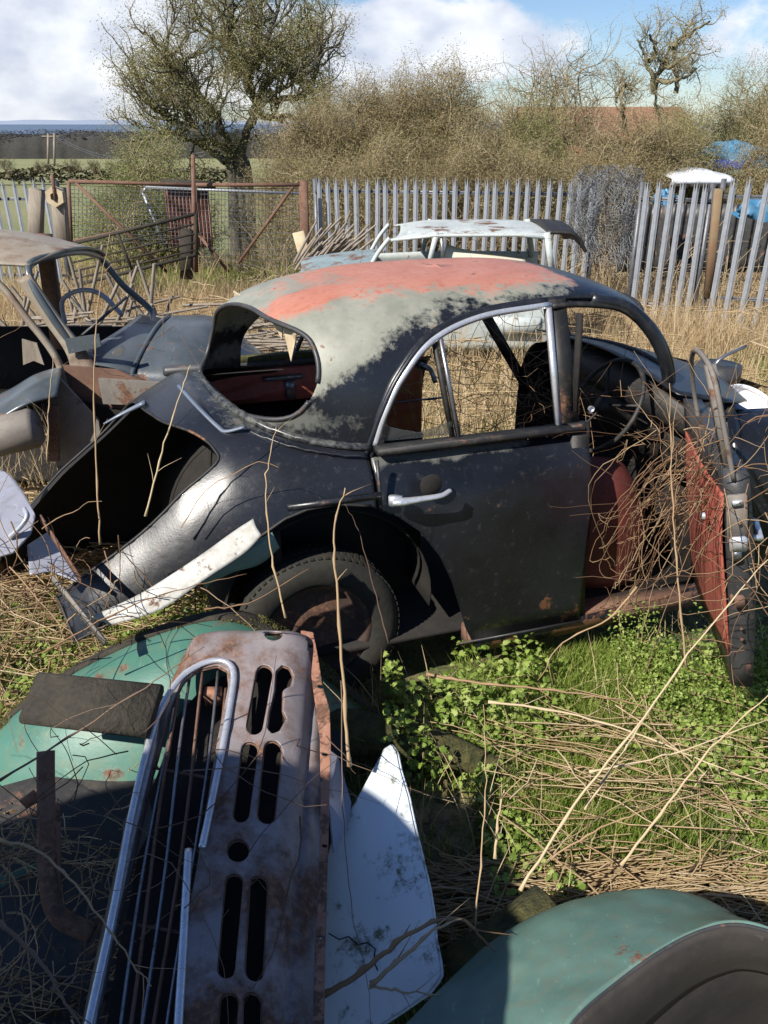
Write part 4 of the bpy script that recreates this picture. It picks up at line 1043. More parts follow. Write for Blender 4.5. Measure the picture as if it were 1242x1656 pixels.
# crumpled wire netting hung over the fence gap
def netting():
    b = MB(); Y = 11.0; r_ = random.Random(3); hexes = []
    def f(u, v, l):
        px = 935 + 100 * u + 10 * math.sin(v * 7 + l); py = 278 + 165 * v * (1 - .45 * abs(u - .55)) + 12 * math.sin(u * 9 + l * 2)
        return at(px - (v * 18 if u < .5 else -v * 0), py, Y=Y + .10 * math.sin(u * 14 + l * 3 + v * 3) + .07 * math.sin(v * 11 + l) + .07 * l - .2)
    for l in range(4):
        for i in range(22):
            P = [f((i + .35 * (j % 2 if j % 4 < 2 else (j % 2))) / 22 + .010 * math.sin(j * 1.57 + i), j / 34., l) + np.array([r_.uniform(-.01, .01) for _ in range(3)]) for j in range(35)]
            b.tube(P, .0035, 3, cap=False)
        for j in range(0, 30):
            P = [f(i / 22., (j + .5 * (i % 2)) / 34, l) + np.array([r_.uniform(-.01, .01) for _ in range(3)]) for i in range(22)]
            if r_.random() < .8: b.tube(P, .003, 3, cap=False)
    M['galv_mid'] = m_plain('galv_mid', (.17, .175, .18), (.27, .28, .29), .5, 8, .3)
    o = b.build('wire_netting', M['galv_mid'], None); tag(o, 'crumpled bundle of wire netting draped over the gap in the palisade fence', 'wire netting')
netting()

# ------------------------------------------------------------------ yard beyond the fence
def blk(name, label, cat_, parts, loc=None):
    t = thing(name, label, cat_, loc); return t
# barn with red roof
bn = thing('barn', 'long barn with a rusty red roof far behind the bushes', 'building', at(930, 240, Y=38))
Yb0 = 38; l_, r_ = at(835, 178, Y=Yb0), at(1100, 178, Y=Yb0); e_ = at(835, 230, Y=Yb0 - 4)
V = [(l_[0], Yb0, l_[2]), (r_[0], Yb0, l_[2]), (r_[0] - .2, Yb0 - 4, e_[2]), (l_[0] + .2, Yb0 - 4, e_[2]), (l_[0] + .2, Yb0 + 4, e_[2]), (r_[0] - .2, Yb0 + 4, e_[2])]
M['roof_red'] = m_plain('roof_red', (.22, .10, .06), (.30, .15, .09), .85, 1.5)
make('roof', V, [(0, 1, 2, 3), (1, 0, 4, 5)], M['roof_red'], bn, smooth=False, solid=.12)
MB().box(((l_[0] + r_[0]) / 2, Yb0, e_[2] - 1.5), (r_[0] - l_[0] - .8, 7.4, 3.0)).build('wall', M['rust_moss'], bn)
def wreck(label, px0, px1, pyt, pyb, Y, m, m2, kc=.90):
    A = at(px0, pyb, Y=Y); B = at(px1, pyt, Y=Y); L = B[0] - A[0]; h = B[2] - A[2]
    t = thing('wrecked_car', label, 'car', (A[0] + L / 2, Y, A[2]), 0, 'wrecks in the yard beyond the fence')
    sec = lambda x, k, s_: [(x, Y - .7 * s_, A[2] + .05), (x, Y - .78 * s_, A[2] + h * .35), (x, Y - .62 * s_, A[2] + h * k), (x, Y, A[2] + h * (k + .06)), (x, Y + .62 * s_, A[2] + h * k), (x, Y + .78 * s_, A[2] + h * .35)]
    V, F = loft([sec(A[0], .42, .85), sec(A[0] + L * .12, .56, 1), sec(A[0] + L * .5, .60, 1), sec(A[0] + L * .88, .56, 1), sec(B[0], .42, .85)], 5, 5)
    make('body', V, F, m, t, solid=.02)
    V, F = loft([sec(A[0] + L * .28, .55, .8), sec(A[0] + L * .40, kc, .75), sec(A[0] + L * .65, kc + .02, .75), sec(A[0] + L * .82, .55, .8)], 5, 5)
    make('cabin', V, F, m2, t, solid=.02)
    wr = h * .24
    for k in (.2, .8): MB().lathe([(.001, -.1), (wr * .9, -.1), (wr, 0), (wr * .9, .1), (.001, .1)], (A[0] + L * k, Y - .68, A[2] + wr * .6), (0, 1, 0), 20).build('wheel', M['tyre'], t)
    return t
M['blue'] = m_paint('blue', (.02, .05, .26), (.03, .07, .33), .7, .3)
M['brightblue'] = m_paint('brightblue', (.04, .15, .27), (.06, .20, .34), .66, .5, 2)
M['redrust'] = m_paint('redrust', (.17, .05, .03), (.22, .08, .04), .5, .6)
M['whitep'] = m_paint('whitep', (.70, .72, .75), (.58, .62, .68), .74, .4, 3)
wreck('royal blue car partly hidden by the hedge', 835, 905, 236, 282, 19, M['blue'], M['blue'])
wreck('rusty red car beside the royal blue one', 880, 960, 238, 280, 18, M['redrust'], M['redrust'])
wreck('white car beyond the fence under the bare tree', 1066, 1166, 266, 300, 15.5, M['whitep'], M['whitep'], .70)
wreck('blue car lying beyond the fence at the right', 1120, 1215, 232, 285, 19, M['blue'], M['brightblue'])
wreck('pale green car at the right edge beyond the fence', 1180, 1290, 262, 300, 17, M['teal_dull'], M['brightblue'])
def heap(name, label, px, py, Y, m, sx, sz, n=7):
    c = at(px, py, Y=Y); o = []
    a = np.linspace(0, 2 * math.pi, 40)[:-1]; V = []
    for k in range(8):
        f = k / 7
        for q_ in a:
            rr = math.cos(f * math.pi / 2) ** .6 * (1 + .25 * math.sin(q_ * 3 + k) + .12 * math.sin(q_ * 7 - k))
            V.append((c[0] + sx * rr * math.cos(q_), Y + sx * .5 * rr * math.sin(q_), c[2] + sz * (f * 1.6 - .8) + .05 * math.sin(q_ * 5 + k * 2)))
    ob = make(name, V, grid_faces(8, 39, True), m, None); tag(ob, label, 'tarpaulin'); return ob
heap('tarpaulin', 'crumpled bright blue tarpaulin on the scrap behind the right fence', 1185, 243, 17.5, M['brightblue'], .7, .18)
heap('tarpaulin', 'small blue tarpaulin seen low between the pales at the right', 1230, 335, 11.5, M['brightblue'], .3, .15)
heap('tarpaulin', 'scrap of blue tarpaulin behind the netting side of the fence', 1075, 318, 12.0, M['brightblue'], .16, .08)
# ------------------------------------------------------------------ foreground scrap
class Plane:
    def __init__(s, p0, p1, p2):
        s.o = np.asarray(p0, float); s.x = nrm(p1 - s.o); n = nrm(np.cross(s.x, p2 - s.o))
        if n[2] < 0: n = -n
        s.n = n; s.y = np.cross(n, s.x)
    def uv(s, px, py):
        d = ray(px, py); t = ((s.o - [0, 0, CAM_H]) @ s.n) / (d @ s.n); p = np.array([0, 0, CAM_H]) + d * t - s.o
        return np.array([p @ s.x, p @ s.y])
    def poly(s, pts): return np.array([s.uv(*p) for p in pts])
    def w(s, uv, h=0.0): return s.o + uv[0] * s.x + uv[1] * s.y + s.n * h
    def grid(s, poly, step, holes=(), hfun=None):
        lo = poly.min(0) - step; hi = poly.max(0) + step
        xs = np.arange(lo[0], hi[0], step); ys = np.arange(lo[1], hi[1], step)
        X, Y = np.meshgrid(xs, ys, indexing='ij'); P = np.stack([X.ravel(), Y.ravel()], -1)
        V = np.concatenate([P, P[:, :1] * 0], 1); F = grid_faces(len(xs), len(ys))
        V, F = clip(V, F, sdpoly(V[:, :2], poly))
        for h in holes:
            V, F = clip(V, F, -(sdpoly(V[:, :2], h)))
        hh = hfun(V[:, :2]) if hfun else np.zeros(len(V))
        W = s.o + V[:, :1] * s.x + V[:, 1:2] * s.y + hh[:, None] * s.n
        return W, F

def capsule(x0, y0, x1, y1, r, n=8):
    a = np.array([x0, y0], float); b = np.array([x1, y1], float); d = nrm(b - a); p = np.array([-d[1], d[0]])
    P = [a + r * (math.cos(t) * p - math.sin(t) * d) for t in np.linspace(0, math.pi, n)]
    P += [b + r * (-math.cos(t) * p + math.sin(t) * d) for t in np.linspace(0, math.pi, n)]
    return P

gp = thing('front_panel', 'lavender grey car front panel with slots and chrome grille, lying among the scrap in front', 'car panel', at(330, 1400, t=1.95))
PL = Plane(at(527, 1100, t=2.36), at(245, 1100, t=2.36), at(326, 1656, t=1.67))
out = PL.poly([(262, 1108), (285, 1062), (320, 1030), (370, 1012), (430, 1004), (478, 1003), (492, 1008), (505, 1100), (516, 1180), (514, 1400), (506, 1560), (500, 1700), (490, 1900), (90, 1900), (125, 1660), (180, 1400), (225, 1225)])
grille_px = [(268, 1148), (290, 1110), (322, 1084), (352, 1078), (368, 1086), (370, 1110), (352, 1200), (332, 1320), (306, 1480), (292, 1600), (285, 1900), (118, 1900), (160, 1600), (205, 1400), (240, 1240)]
slots = [capsule(428, 1092, 412, 1176, 14), [(446, 1088), (456, 1078), (468, 1080), (474, 1092), (470, 1108), (458, 1118), (457, 1150), (463, 1160), (452, 1182), (440, 1188), (432, 1180), (436, 1150), (444, 1120)],
         capsule(404, 1214, 390, 1318, 14), capsule(441, 1212, 430, 1318, 15), capsule(379, 1428, 366, 1570, 15), capsule(418, 1430, 410, 1572, 15), capsule(371, 1622, 362, 1760, 16), capsule(407, 1618, 404, 1760, 15)]
rd = [[(443 + 15 * math.cos(t), 1029 + 10 * math.sin(t)) for t in np.linspace(0, 6.28, 19)[:-1]], [(385 + 19 * math.cos(t), 1376 + 19 * math.sin(t)) for t in np.linspace(0, 6.28, 19)[:-1]]]
e0 = PL.uv(520, 1180)[0]
pl_x = PL.poly([(505, 1200), (270, 1200)])
xr_, xl_ = pl_x[0][0], pl_x[1][0]
def gh(P):
    s = (P[:, 0] - xr_) / (xl_ - xr_)          # 0 right edge, 1 left
    y1_ = PL.uv(430, 1004)[1]; ytop = np.abs(P[:, 1] - y1_)
    h = -.075 * np.clip((.30 - s) / .30, 0, 1.3) ** 2
    h += -.02 * np.exp(-((s - .05) / .03) ** 2) + .004 * np.sin(s * 40) * 0
    h += -.06 * np.clip((.07 - ytop) / .07, 0, 1) ** 2
    h += -.05 * np.clip((s - .98) / .1, 0, 1)
    h += .010 * (hash_noise(P[:, 0], P[:, 1], .13, 8) - .5) + .004 * (hash_noise(P[:, 0], P[:, 1], .04, 9) - .5)
    return h
holes = [PL.poly(h) for h in [grille_px] + slots + rd]
V, F = PL.grid(out, .006, holes, gh)
panel = make('panel', V, F, M['lavender'], gp, solid=.005)
lipm = MB()
for L, cl in rims(V, F, 12): lipm.tube(L[::2] - PL.n * .004, .0030, 5, closed=cl)
lipm.build('panel_edge', M['rust'], gp)
# rusty bolted flange along the right edge
fl_o = [(484, 1001), (505, 1005), (512, 1040), (520, 1090), (532, 1130), (534, 1180), (531, 1290), (528, 1400), (524, 1560), (520, 1760)]
fl_i = [(500, 1760), (506, 1560), (514, 1400), (517, 1290), (516, 1180), (508, 1120), (500, 1060), (490, 1020)]
sq = [[(x - 5, y - 3), (x + 5, y - 2), (x + 5, y + 4), (x - 5, y + 3)] for x, y in ((500, 1027), (517, 1092), (524, 1202), (523, 1350), (516, 1500))]
V, F = PL.grid(PL.poly(fl_o + fl_i), .005, [PL.poly(h) for h in sq], lambda P: -.055 - .006 * np.sin(P[:, 1] * 60) * 0 + .004 * hash_noise(P[:, 0], P[:, 1], .04, 3))
M['rust_light'] = m_paint('rust_light', (.33, .16, .10), (.26, .12, .075), .5, .85, 14, dirt=(.36, .25, .2), dirta=.6)
make('flange', V, F, M['rust_light'], gp, solid=.006)
# left outer strip and chrome surround
def onP(pts, h=0., n=8): return cat([PL.w(PL.uv(*p), h) for p in pts], n)
V, F = loft([[PL.w(PL.uv(x, y), h) for x, y in L] for h, L in ((-.03, [(236, 1130), (228, 1200), (183, 1390), (128, 1640), (80, 1900)]), (.004, [(250, 1112), (245, 1190), (200, 1390), (148, 1640), (100, 1900)]), (-.01, [(262, 1108), (256, 1190), (212, 1390), (160, 1640), (112, 1900)]))], 10, 3)
make('side_strip', V, F, M['chrome_dull'], gp, solid=.004)
MB().tube(onP([(96, 1900), (148, 1650), (185, 1480), (213, 1330), (240, 1215), (262, 1150), (292, 1103), (325, 1080), (352, 1073), (371, 1078), (379, 1096), (374, 1140), (358, 1230), (342, 1310), (328, 1376)], .014), .0095, 8, flat=.8).build('chrome_surround', M['chrome'], gp)
MB().tube(onP([(306, 1378), (302, 1450), (296, 1560), (288, 1700), (282, 1900)], .012), .0095, 8, flat=.8).build('chrome_surround', M['chrome'], gp)
for k, (a_, b_) in enumerate([((288, 1120), (165, 1900)), ((308, 1090), (188, 1900)), ((330, 1082), (212, 1900)), ((352, 1080), (238, 1900)), ((362, 1110), (262, 1900)), ((277, 1140), (150, 1900)), ((366, 1150), (275, 1900))]):
    P0, P1 = PL.w(PL.uv(*a_), -.012 - .006 * (k % 2)), PL.w(PL.uv(*b_), -.02)
    b = MB(); pts = [P0 + (P1 - P0) * f + PL.x * .006 * math.sin(f * 6 + k) for f in np.linspace(0, 1, 14)]
    b.tube(pts, .0045, 6, flat=1.6); b.build('grille_bar', M['rust'] if k % 2 == 0 else M['chrome_dull'], gp)
for y_ in (1230, 1480):
    MB().tube(onP([(240 - (y_ - 1230) * .22, y_), (350 - (y_ - 1230) * .2, y_ + 20)], -.03, 4), .004, 5).build('grille_stay', M['rust'], gp)
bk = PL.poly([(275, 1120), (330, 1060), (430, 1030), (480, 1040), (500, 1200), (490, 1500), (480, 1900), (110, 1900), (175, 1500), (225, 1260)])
V, F = PL.grid(bk, .03, (), lambda P: -.13 + .03 * hash_noise(P[:, 0], P[:, 1], .1, 5)); make('shade_sheet', V, F, M['interior'], gp)  # dark sheet added to carry the shade below slots and bars
MB().box(PL.w(PL.uv(342, 1108), -.05), (.05, .03, .05), np.array([PL.x, PL.y, PL.n]).T).build('rust_bracket', M['rust_light'], gp)

# teal wing under the front panel
wg = thing('teal_wing', 'teal green car wing with a mossy dark rim, under the lavender panel on the left', 'car wing', (-.55, 2.0, 0))
sx = np.linspace(0, 1, 100); xk_ = [-1.36, -1.22, -1.0, -.75, -.52, -.34, -.20, -.08, .0, .07]; zk_ = [.12, .30, .45, .555, .59, .50, .34, .20, .09, -.03]; yk_ = [2.12, 2.14, 2.20, 2.26, 2.31, 2.33, 2.34, 2.36, 2.38, 2.40]
RG = cat(np.stack([xk_, yk_, zk_], -1), 10); nR = len(RG)
tt = np.linspace(0, 1, 30)
def wing_row(f, off=0.0):
    # section runs from the ridge towards the camera, dropping and tucking in
    k = np.clip(RG[:, 2] / .6, .1, 1)
    y = RG[:, 1] - .52 * f * k ** .6 ; z = RG[:, 2] + .03 * np.sin(f * math.pi) - (.50 * f ** 2.2) * (.35 + .65 * k)
    x = RG[:, 0] + (RG[:, 0] + .5) * (-.18) * f - .06 * f
    return np.stack([x, y - off * .3, z + off], -1)
V = np.stack([wing_row(f) for f in tt], 1).reshape(-1, 3); F = grid_faces(nR, 30)
make('wing_skin', V, F, M['teal'], wg, solid=.012)
ridge = RG
V = np.stack([wing_row(f, o_) for f, o_ in ((-.16, -.06), (-.10, .0), (-.03, .014), (.05, .012), (.085, .001))], 1).reshape(-1, 3); F = grid_faces(nR, 5)
make('rim', V, F, M['wood_dark'], wg, solid=.01)
MOSSY = ridge
# plank across the wing
pk = MB().beam(at(50, 1128, t=2.28), at(250, 1150, t=2.20), .145, .035, up=(0, -.5, .8), bev=.01).build('plank', M['wood_dark'], None)
tag(pk, 'dark mossy plank lying across the teal wing left of the chrome grille', 'plank')
# exhaust pipe
ex = MB().tube(cat([at(74, 1215, t=2.05), at(74, 1260, t=2.03), at(76, 1360, t=1.98), at(80, 1440, t=1.93), at(98, 1484, t=1.9), (at(150, 1510, t=1.9))], 8), .022, 12).build('exhaust_pipe', M['rust'], None)
tag(ex, 'thick brown rusty bent pipe standing in the scrap at the left', 'pipe')
br = MB().beam(at(90, 1300, t=2.08), at(92, 1470, t=1.98), .022, .006, up=(0, 1, 0)).build('metal_strap', M['rust_light'], None)
tag(br, 'narrow orange metal strap beside the bent rusty pipe', 'strap')
tg = MB().beam(at(38, 1300, t=2.2), at(60, 1285, t=2.2), .03, .012, up=(0, 1, 0)).build('metal_tab', M['rust_light'], None)
tag(tg, 'small orange bracket left of the bent rusty pipe', 'bracket')
# dark sheets and tins below the grille
def flatpiece(name, label, cat_, pix, m, th=.006, curve=None):
    P = [at(px, py, t=t) for px, py, t in pix]
    o = make(name, P, [tuple(range(len(P)))], m, None, smooth=False, solid=th); tag(o, label, cat_); return o
flatpiece('flat_sheet', 'dull grey steel sheet under the middle of the chrome grille', 'metal sheet', [(200, 1330, 2.1), (235, 1265, 2.15), (250, 1330, 2.1), (195, 1440, 2.0)], M['rust_grey'])
flatpiece('flat_sheet', 'black sheet standing in for shade under the scrap in the bottom left corner', 'metal sheet', [(-60, 1290, 2.45), (160, 1230, 2.5), (560, 1180, 2.55), (545, 1700, 1.98), (-60, 1750, 1.9)], M['black_flat'])  # large black sheet put in to carry the darkness of the pit
flatpiece('flat_sheet', 'thin teal strip of metal sticking out at the left edge below the wing', 'metal strip', [(-20, 1425, 2.2), (60, 1395, 2.25), (62, 1402, 2.25), (-20, 1445, 2.2)], M['teal'])

n = 1500; px_ = rng.uniform(-20, 560, n); py_ = rng.uniform(1300, 1680, n)
Cl = np.array([at(a_, b__, t=(2.47 - (b__ - 1260) * .00125)) for a_, b__ in zip(px_, py_)]); klit = hash_noise(px_, py_, 70, 88) > .45
# white panel
wp = thing('white_panel', 'white pointed body panel with moss stains standing between the grille and the straw', 'car panel', at(610, 1500, t=1.95))
PW = Plane(at(632, 1205, t=2.28), at(540, 1400, t=2.16), at(640, 1640, t=1.88))
wout = PW.poly([(632, 1204), (640, 1215), (647, 1245), (662, 1290), (674, 1345), (684, 1390), (695, 1440), (700, 1475), (703, 1520), (709, 1552), (711, 1578), (690, 1604), (650, 1632), (606, 1662), (560, 1700), (505, 1720), (515, 1500), (528, 1400), (545, 1350), (580, 1300), (598, 1262), (612, 1232), (620, 1212)])
def wh_(P): return .010 * np.sin(P[:, 0] * 9) + .012 * (hash_noise(P[:, 0], P[:, 1], .25, 4) - .5)
hl_ = PW.poly([(644 + 3 * math.cos(t), 1265 + 3 * math.sin(t)) for t in np.linspace(0, 6.2, 9)])
h2_ = PW.poly([(673 + 4 * math.cos(t), 1601 + 3 * math.sin(t)) for t in np.linspace(0, 6.2, 9)])
V, F = PW.grid(wout, .008, [h2_], wh_)
make('panel', V, F, M['white_panel'], wp, solid=.005)
b = MB()
L = max(rims(V, F, 20), key=lambda q_: len(q_[0]))[0]
b.tube(L[::2] - PW.n * .006, .0045, 5, closed=True); b.build('folded_edge', M['white_panel'], wp)
ck = MB().tube([PW.w(PW.uv(x_, y_), .004) for x_, y_ in ((533, 1510), (550, 1520), (565, 1515), (580, 1528), (596, 1525), (608, 1535), (606, 1555), (612, 1570))], .0018, 4).build('crack', M['interior'], wp)
flatpiece('metal_scrap', 'pale green blade of metal between the lavender panel and the white panel', 'metal scrap', [(532, 1215, 2.3), (545, 1225, 2.3), (566, 1300, 2.2), (560, 1340, 2.15), (538, 1380, 2.1), (530, 1300, 2.15)], M['bluegrey'])

M['lip'] = m_paint('lip', (.022, .019, .017), (.038, .032, .028), .66, .8, 7, dirt=(.06, .05, .04))
# teal wing bottom right
tw = thing('teal_wing', 'teal green front wing with a dark rolled arch lip in the bottom right corner', 'car wing', at(1000, 1550, t=1.6))
A = [(640, 1730, 1.68), (735, 1640, 1.72), (820, 1545, 1.80), (905, 1478, 1.86), (1000, 1448, 1.88), (1090, 1446, 1.86), (1165, 1474, 1.84), (1250, 1540, 1.82)]
B_ = [(740, 1790, 1.50), (815, 1690, 1.54), (880, 1605, 1.60), (955, 1540, 1.66), (1040, 1496, 1.70), (1120, 1482, 1.71), (1190, 1488, 1.71), (1270, 1530, 1.70)]
C_ = [(860, 1800, 1.42), (890, 1725, 1.44), (930, 1650, 1.48), (1000, 1588, 1.54), (1075, 1535, 1.58), (1140, 1504, 1.60), (1200, 1496, 1.61), (1290, 1520, 1.60)]
Z0 = [(600, 1730, 1.80), (690, 1630, 1.84), (790, 1535, 1.92), (880, 1480, 1.98), (990, 1455, 2.0), (1085, 1452, 1.98), (1180, 1490, 1.96), (1260, 1560, 1.94)]
tp = lambda Ls: [[at(*p[:2], t=p[2]) for p in L_] for L_ in Ls]
V, F = loft(tp([Z0, A, B_, C_]), 12, 12); V[:, 2] += .012 * (hash_noise(V[:, 0], V[:, 1], .12, 71) - .5) + .005 * (hash_noise(V[:, 0], V[:, 1], .04, 72) - .5); make('wing_skin', V, F, M['teal_dull'], tw, solid=.008)
D_ = [(880, 1830, 1.44), (905, 1760, 1.46), (950, 1690, 1.50), (1020, 1625, 1.56), (1095, 1570, 1.61), (1155, 1545, 1.63), (1210, 1540, 1.64), (1300, 1560, 1.63)]
E_ = [(920, 1850, 1.58), (945, 1780, 1.60), (985, 1715, 1.64), (1050, 1650, 1.68), (1110, 1600, 1.72), (1165, 1572, 1.74), (1215, 1565, 1.75), (1310, 1590, 1.74)]
V, F = loft(tp([C_, D_, E_]), 8, 4); make('arch_lip', V, F, M['lip'], tw, solid=.008)
G_ = [(px + 60, py + 130, t + .30) for px, py, t in E_]
V, F = loft(tp([E_, G_]), 8, 4); make('arch_shade_infill', V, F, M['interior'], tw, solid=.006)  # dark infill standing in for the shade of the open hollow
Cc = cat(tp([C_])[0], 8); MB().tube(Cc, .004, 6).build('lip_edge', M['dark_steel'], tw)
# brown mossy drum lying behind it
dr = MB().lathe([(.10, 0), (.11, .01), (.115, .2), (.12, .3), (.10, .31), (.09, .02), (.1, 0)], at(745, 1615, t=2.02), (.75, .35, .25), 28).build('mossy_drum', M['moss'], None)
tag(dr, 'dark mossy drum lying between the white panel and the teal wing', 'drum')
# mossy log
lg = MB(); P = cat([at(470, 1195, z=.16), at(560, 1185, z=.17), at(640, 1195, z=.14), at(720, 1212, z=.10), at(790, 1240, z=.06), at(840, 1260, z=.0)], 8)
lg.tube(P, np.linspace(.095, .03, len(P)), 16); o = lg.build('log', M['moss'], None); tag(o, 'moss covered log lying behind the white panel', 'log')
# pale blue panel pieces left, behind
lv = thing('blue_grey_panel', 'pale blue grey body panel with a bent chrome light at the left edge', 'car panel', at(20, 850, z=.3))
PB = Plane(at(0, 765, t=3.0), at(60, 850, t=2.75), at(0, 900, t=2.65))
V, F = PB.grid(PB.poly([(-60, 720), (0, 760), (22, 778), (44, 808), (60, 838), (50, 862), (20, 890), (-10, 900), (-60, 900)]), .012, (), lambda P: .03 * np.sin(P[:, 0] * 8))
make('panel', V, F, M['bluegrey'], lv, solid=.008)
MB().tube(cat([at(16, 868, t=2.7), at(35, 850, t=2.68), at(44, 835, t=2.68), at(40, 825, t=2.70)], 5), .016, 8, flat=.5).build('light_trim', M['chrome'], lv)
pp = thing('blue_grey_panel', 'small pale grey panel offcut with a rusty edge in the weeds beside the boot', 'car panel', at(80, 900, z=.25))
PB = Plane(at(40, 890, t=2.8), at(120, 930, t=2.7), at(50, 950, t=2.6))
V, F = PB.grid(PB.poly([(44, 884), (78, 862), (96, 880), (122, 920), (130, 945), (108, 935), (80, 925), (48, 932)]), .012)
make('panel', V, F, M['bluegrey'], pp, solid=.006)
MB().beam(at(66, 838, t=2.8), at(132, 940, t=2.6), .006, .03).build('edge_strip', M['rust'], pp)
o = MB().beam(at(85, 935, t=2.55), at(170, 1040, t=2.45), .006, .03).build('metal_bracket', M['rust_grey'], None)
tag(o, 'rusty grey channel strip lying in weeds left of the boot of the black car', 'metal bracket')
# ---- added, unseen van just left of and behind the viewpoint: it throws the shadow over the foreground
caster = thing('shadow_caster', 'tall rounded grey van body added out of view at left to shade the foreground', 'caster', (-1.85, -1.3, .2))
prof = [(-.80, .35), (-.74, 1.0), (-.72, 1.60), (-.88, 1.88), (-1.15, 2.06), (-1.45, 2.33), (-1.85, 2.52), (-2.3, 2.52), (-2.7, 2.35), (-2.95, 1.9), (-3.0, .35)]
pr = cat([(a, 0, b_) for a, b_ in prof], 5)
rows = []
for yy_, k in ((.10, .93), (.06, .97), (0, 1.0), (-2.8, 1.0), (-2.9, .95)):
    rows.append([(-1.85 + (p[0] + 1.85) * k, yy_, 1.0 + (p[2] - 1.0) * (k * .5 + .5)) for p in pr])
V = np.array(rows).reshape(-1, 3); n_ = len(pr)
F = grid_faces(5, n_) + [tuple(range(n_)), tuple(range(4 * n_, 5 * n_))[::-1]]
make('body', V, F, M['rust_grey'], caster, smooth=False)
for yy_ in (-.6, -2.3):
    for xx_ in (-.95, -2.8): MB().lathe([(.001, -.08), (.30, -.08), (.32, 0), (.30, .08), (.001, .08)], (xx_, yy_, .42), (1, 0, 0), 24).build('wheel', M['tyre'], caster)
MB().box((-1.85, .09, 1.55), (1.2, .03, .5)).build('windscreen', M['interior'], caster)

# ------------------------------------------------------------------ vegetation
def blades(name, X, Y, hmin, hmax, w, mat_, lean=.35, seg=3, tone=None, z0=None, hn=None, flat=0.):
    n = len(X); h = rng.uniform(hmin, hmax, n)
    if hn is not None: h *= hn
    a = rng.uniform(0, 2 * math.pi, n); d = np.stack([np.cos(a), np.sin(a)], -1)
    le = rng.uniform(.1, 1, n) * lean * h
    b = rng.uniform(0, 2 * math.pi, n); wv = np.stack([np.cos(b), np.sin(b), 0 * b], -1) * (w * rng.uniform(.6, 1.3, n))[:, None]
    Z = (gz(X, Y) if z0 is None else z0) - .01; V = np.zeros((n, (seg) * 2 + 1, 3))
    for k in range(seg + 1):
        f = k / seg
        p = np.stack([X + d[:, 0] * le * f ** 1.7, Y + d[:, 1] * le * f ** 1.7, Z + h * (f - flat * f * f)], -1)
        if k < seg: V[:, 2 * k] = p - wv * (1 - f * .7); V[:, 2 * k + 1] = p + wv * (1 - f * .7)
        else: V[:, 2 * k] = p
    m = seg * 2 + 1; base = (np.arange(n) * m)[:, None]
    q_ = []
    for k in range(seg - 1): q_.append(base + np.array([[2 * k, 2 * k + 1, 2 * k + 3, 2 * k + 2]]))
    F = np.concatenate(q_) if q_ else np.zeros((0, 4), int)
    T = base + np.array([[2 * seg - 2, 2 * seg - 1, 2 * seg]])
    tn = rng.uniform(0, 1, n) if tone is None else tone
    mask = np.repeat(np.stack([tn, tn * 0, tn * 0], -1)[:, None], m, 1).reshape(-1, 3)
    Fq = np.concatenate([F, np.concatenate([T, T[:, 2:]], 1)]) if seg > 1 else np.concatenate([T, T[:, 2:]], 1)
    # triangles stored as their own faces
    V = V.reshape(-1, 3)
    me = bpy.data.meshes.new(name); nq, nt = len(F), len(T)
    me.vertices.add(len(V)); me.vertices.foreach_set('co', V.astype(np.float32).ravel())
    li = np.concatenate([F.ravel(), T.ravel()]).astype(np.int32)
    me.loops.add(len(li)); me.loops.foreach_set('vertex_index', li)
    me.polygons.add(nq + nt)
    me.polygons.foreach_set('loop_start', np.concatenate([np.arange(nq) * 4, nq * 4 + np.arange(nt) * 3]).astype(np.int32))
    me.polygons.foreach_set('loop_total', np.concatenate([np.full(nq, 4), np.full(nt, 3)]).astype(np.int32))
    me.update(calc_edges=True)
    at_ = me.attributes.new('mask', 'FLOAT_COLOR', 'POINT'); mm = np.ones((len(V), 4), np.float32); mm[:, :3] = mask; at_.data.foreach_set('color', mm.ravel())
    me.materials.append(mat_); me.polygons.foreach_set('use_smooth', [True] * len(me.polygons))
    o = bpy.data.objects.new(name, me); sc.collection.objects.link(o); o['kind'] = 'stuff'
    return o
def scatter(n, x0, x1, y0, y1, dens=None):
    X = rng.uniform(x0, x1, n); Y = rng.uniform(y0, y1, n)
    if dens is not None: k = rng.uniform(0, 1, n) < dens(X, Y); X, Y = X[k], Y[k]
    # only what the frame (and a margin) can see
    k = np.abs(X) < (Y * .52 + .9 * .52 + .5)
    return X[k], Y[k]
def not_car(X, Y):
    P = np.stack([X - CO[0], Y - CO[1]], -1); lx = P @ CX[:2]; ly = P @ CY[:2]
    return ~((lx > .35) & (lx < 3.5) & (np.abs(ly) < .66))
def greenness(X, Y):
    g = hash_noise(X, Y, .8, 21) * .6 + hash_noise(X, Y, .25, 22) * .4
    return g
# green verge of grass round the cars, low in front
def dgreen(X, Y):
    g = greenness(X, Y); return np.clip((g - .36) * 5, 0, 1) * not_car(X, Y)
X, Y = scatter(60000, -2.2, 3.0, 1.2, 4.4, dgreen)
blades('grass', X, Y, .05, .17, .0022, M['grass'], .6)
X, Y = scatter(52000, .3, 2.6, 1.75, 2.9, lambda X, Y: np.clip(hash_noise(X, Y, .22, 77) * 2.2 - .35, .12, 1))
blades('grass', X, Y, .04, .15, .0020, M['grass'], .7)
X, Y = scatter(26000, -1.5, 4.5, 3.8, 8.5, lambda X, Y: np.clip((greenness(X, Y) - .40) * 4, 0, 1) * not_car(X, Y))
blades('grass', X, Y, .08, .26, .004, M['grass'], .5)
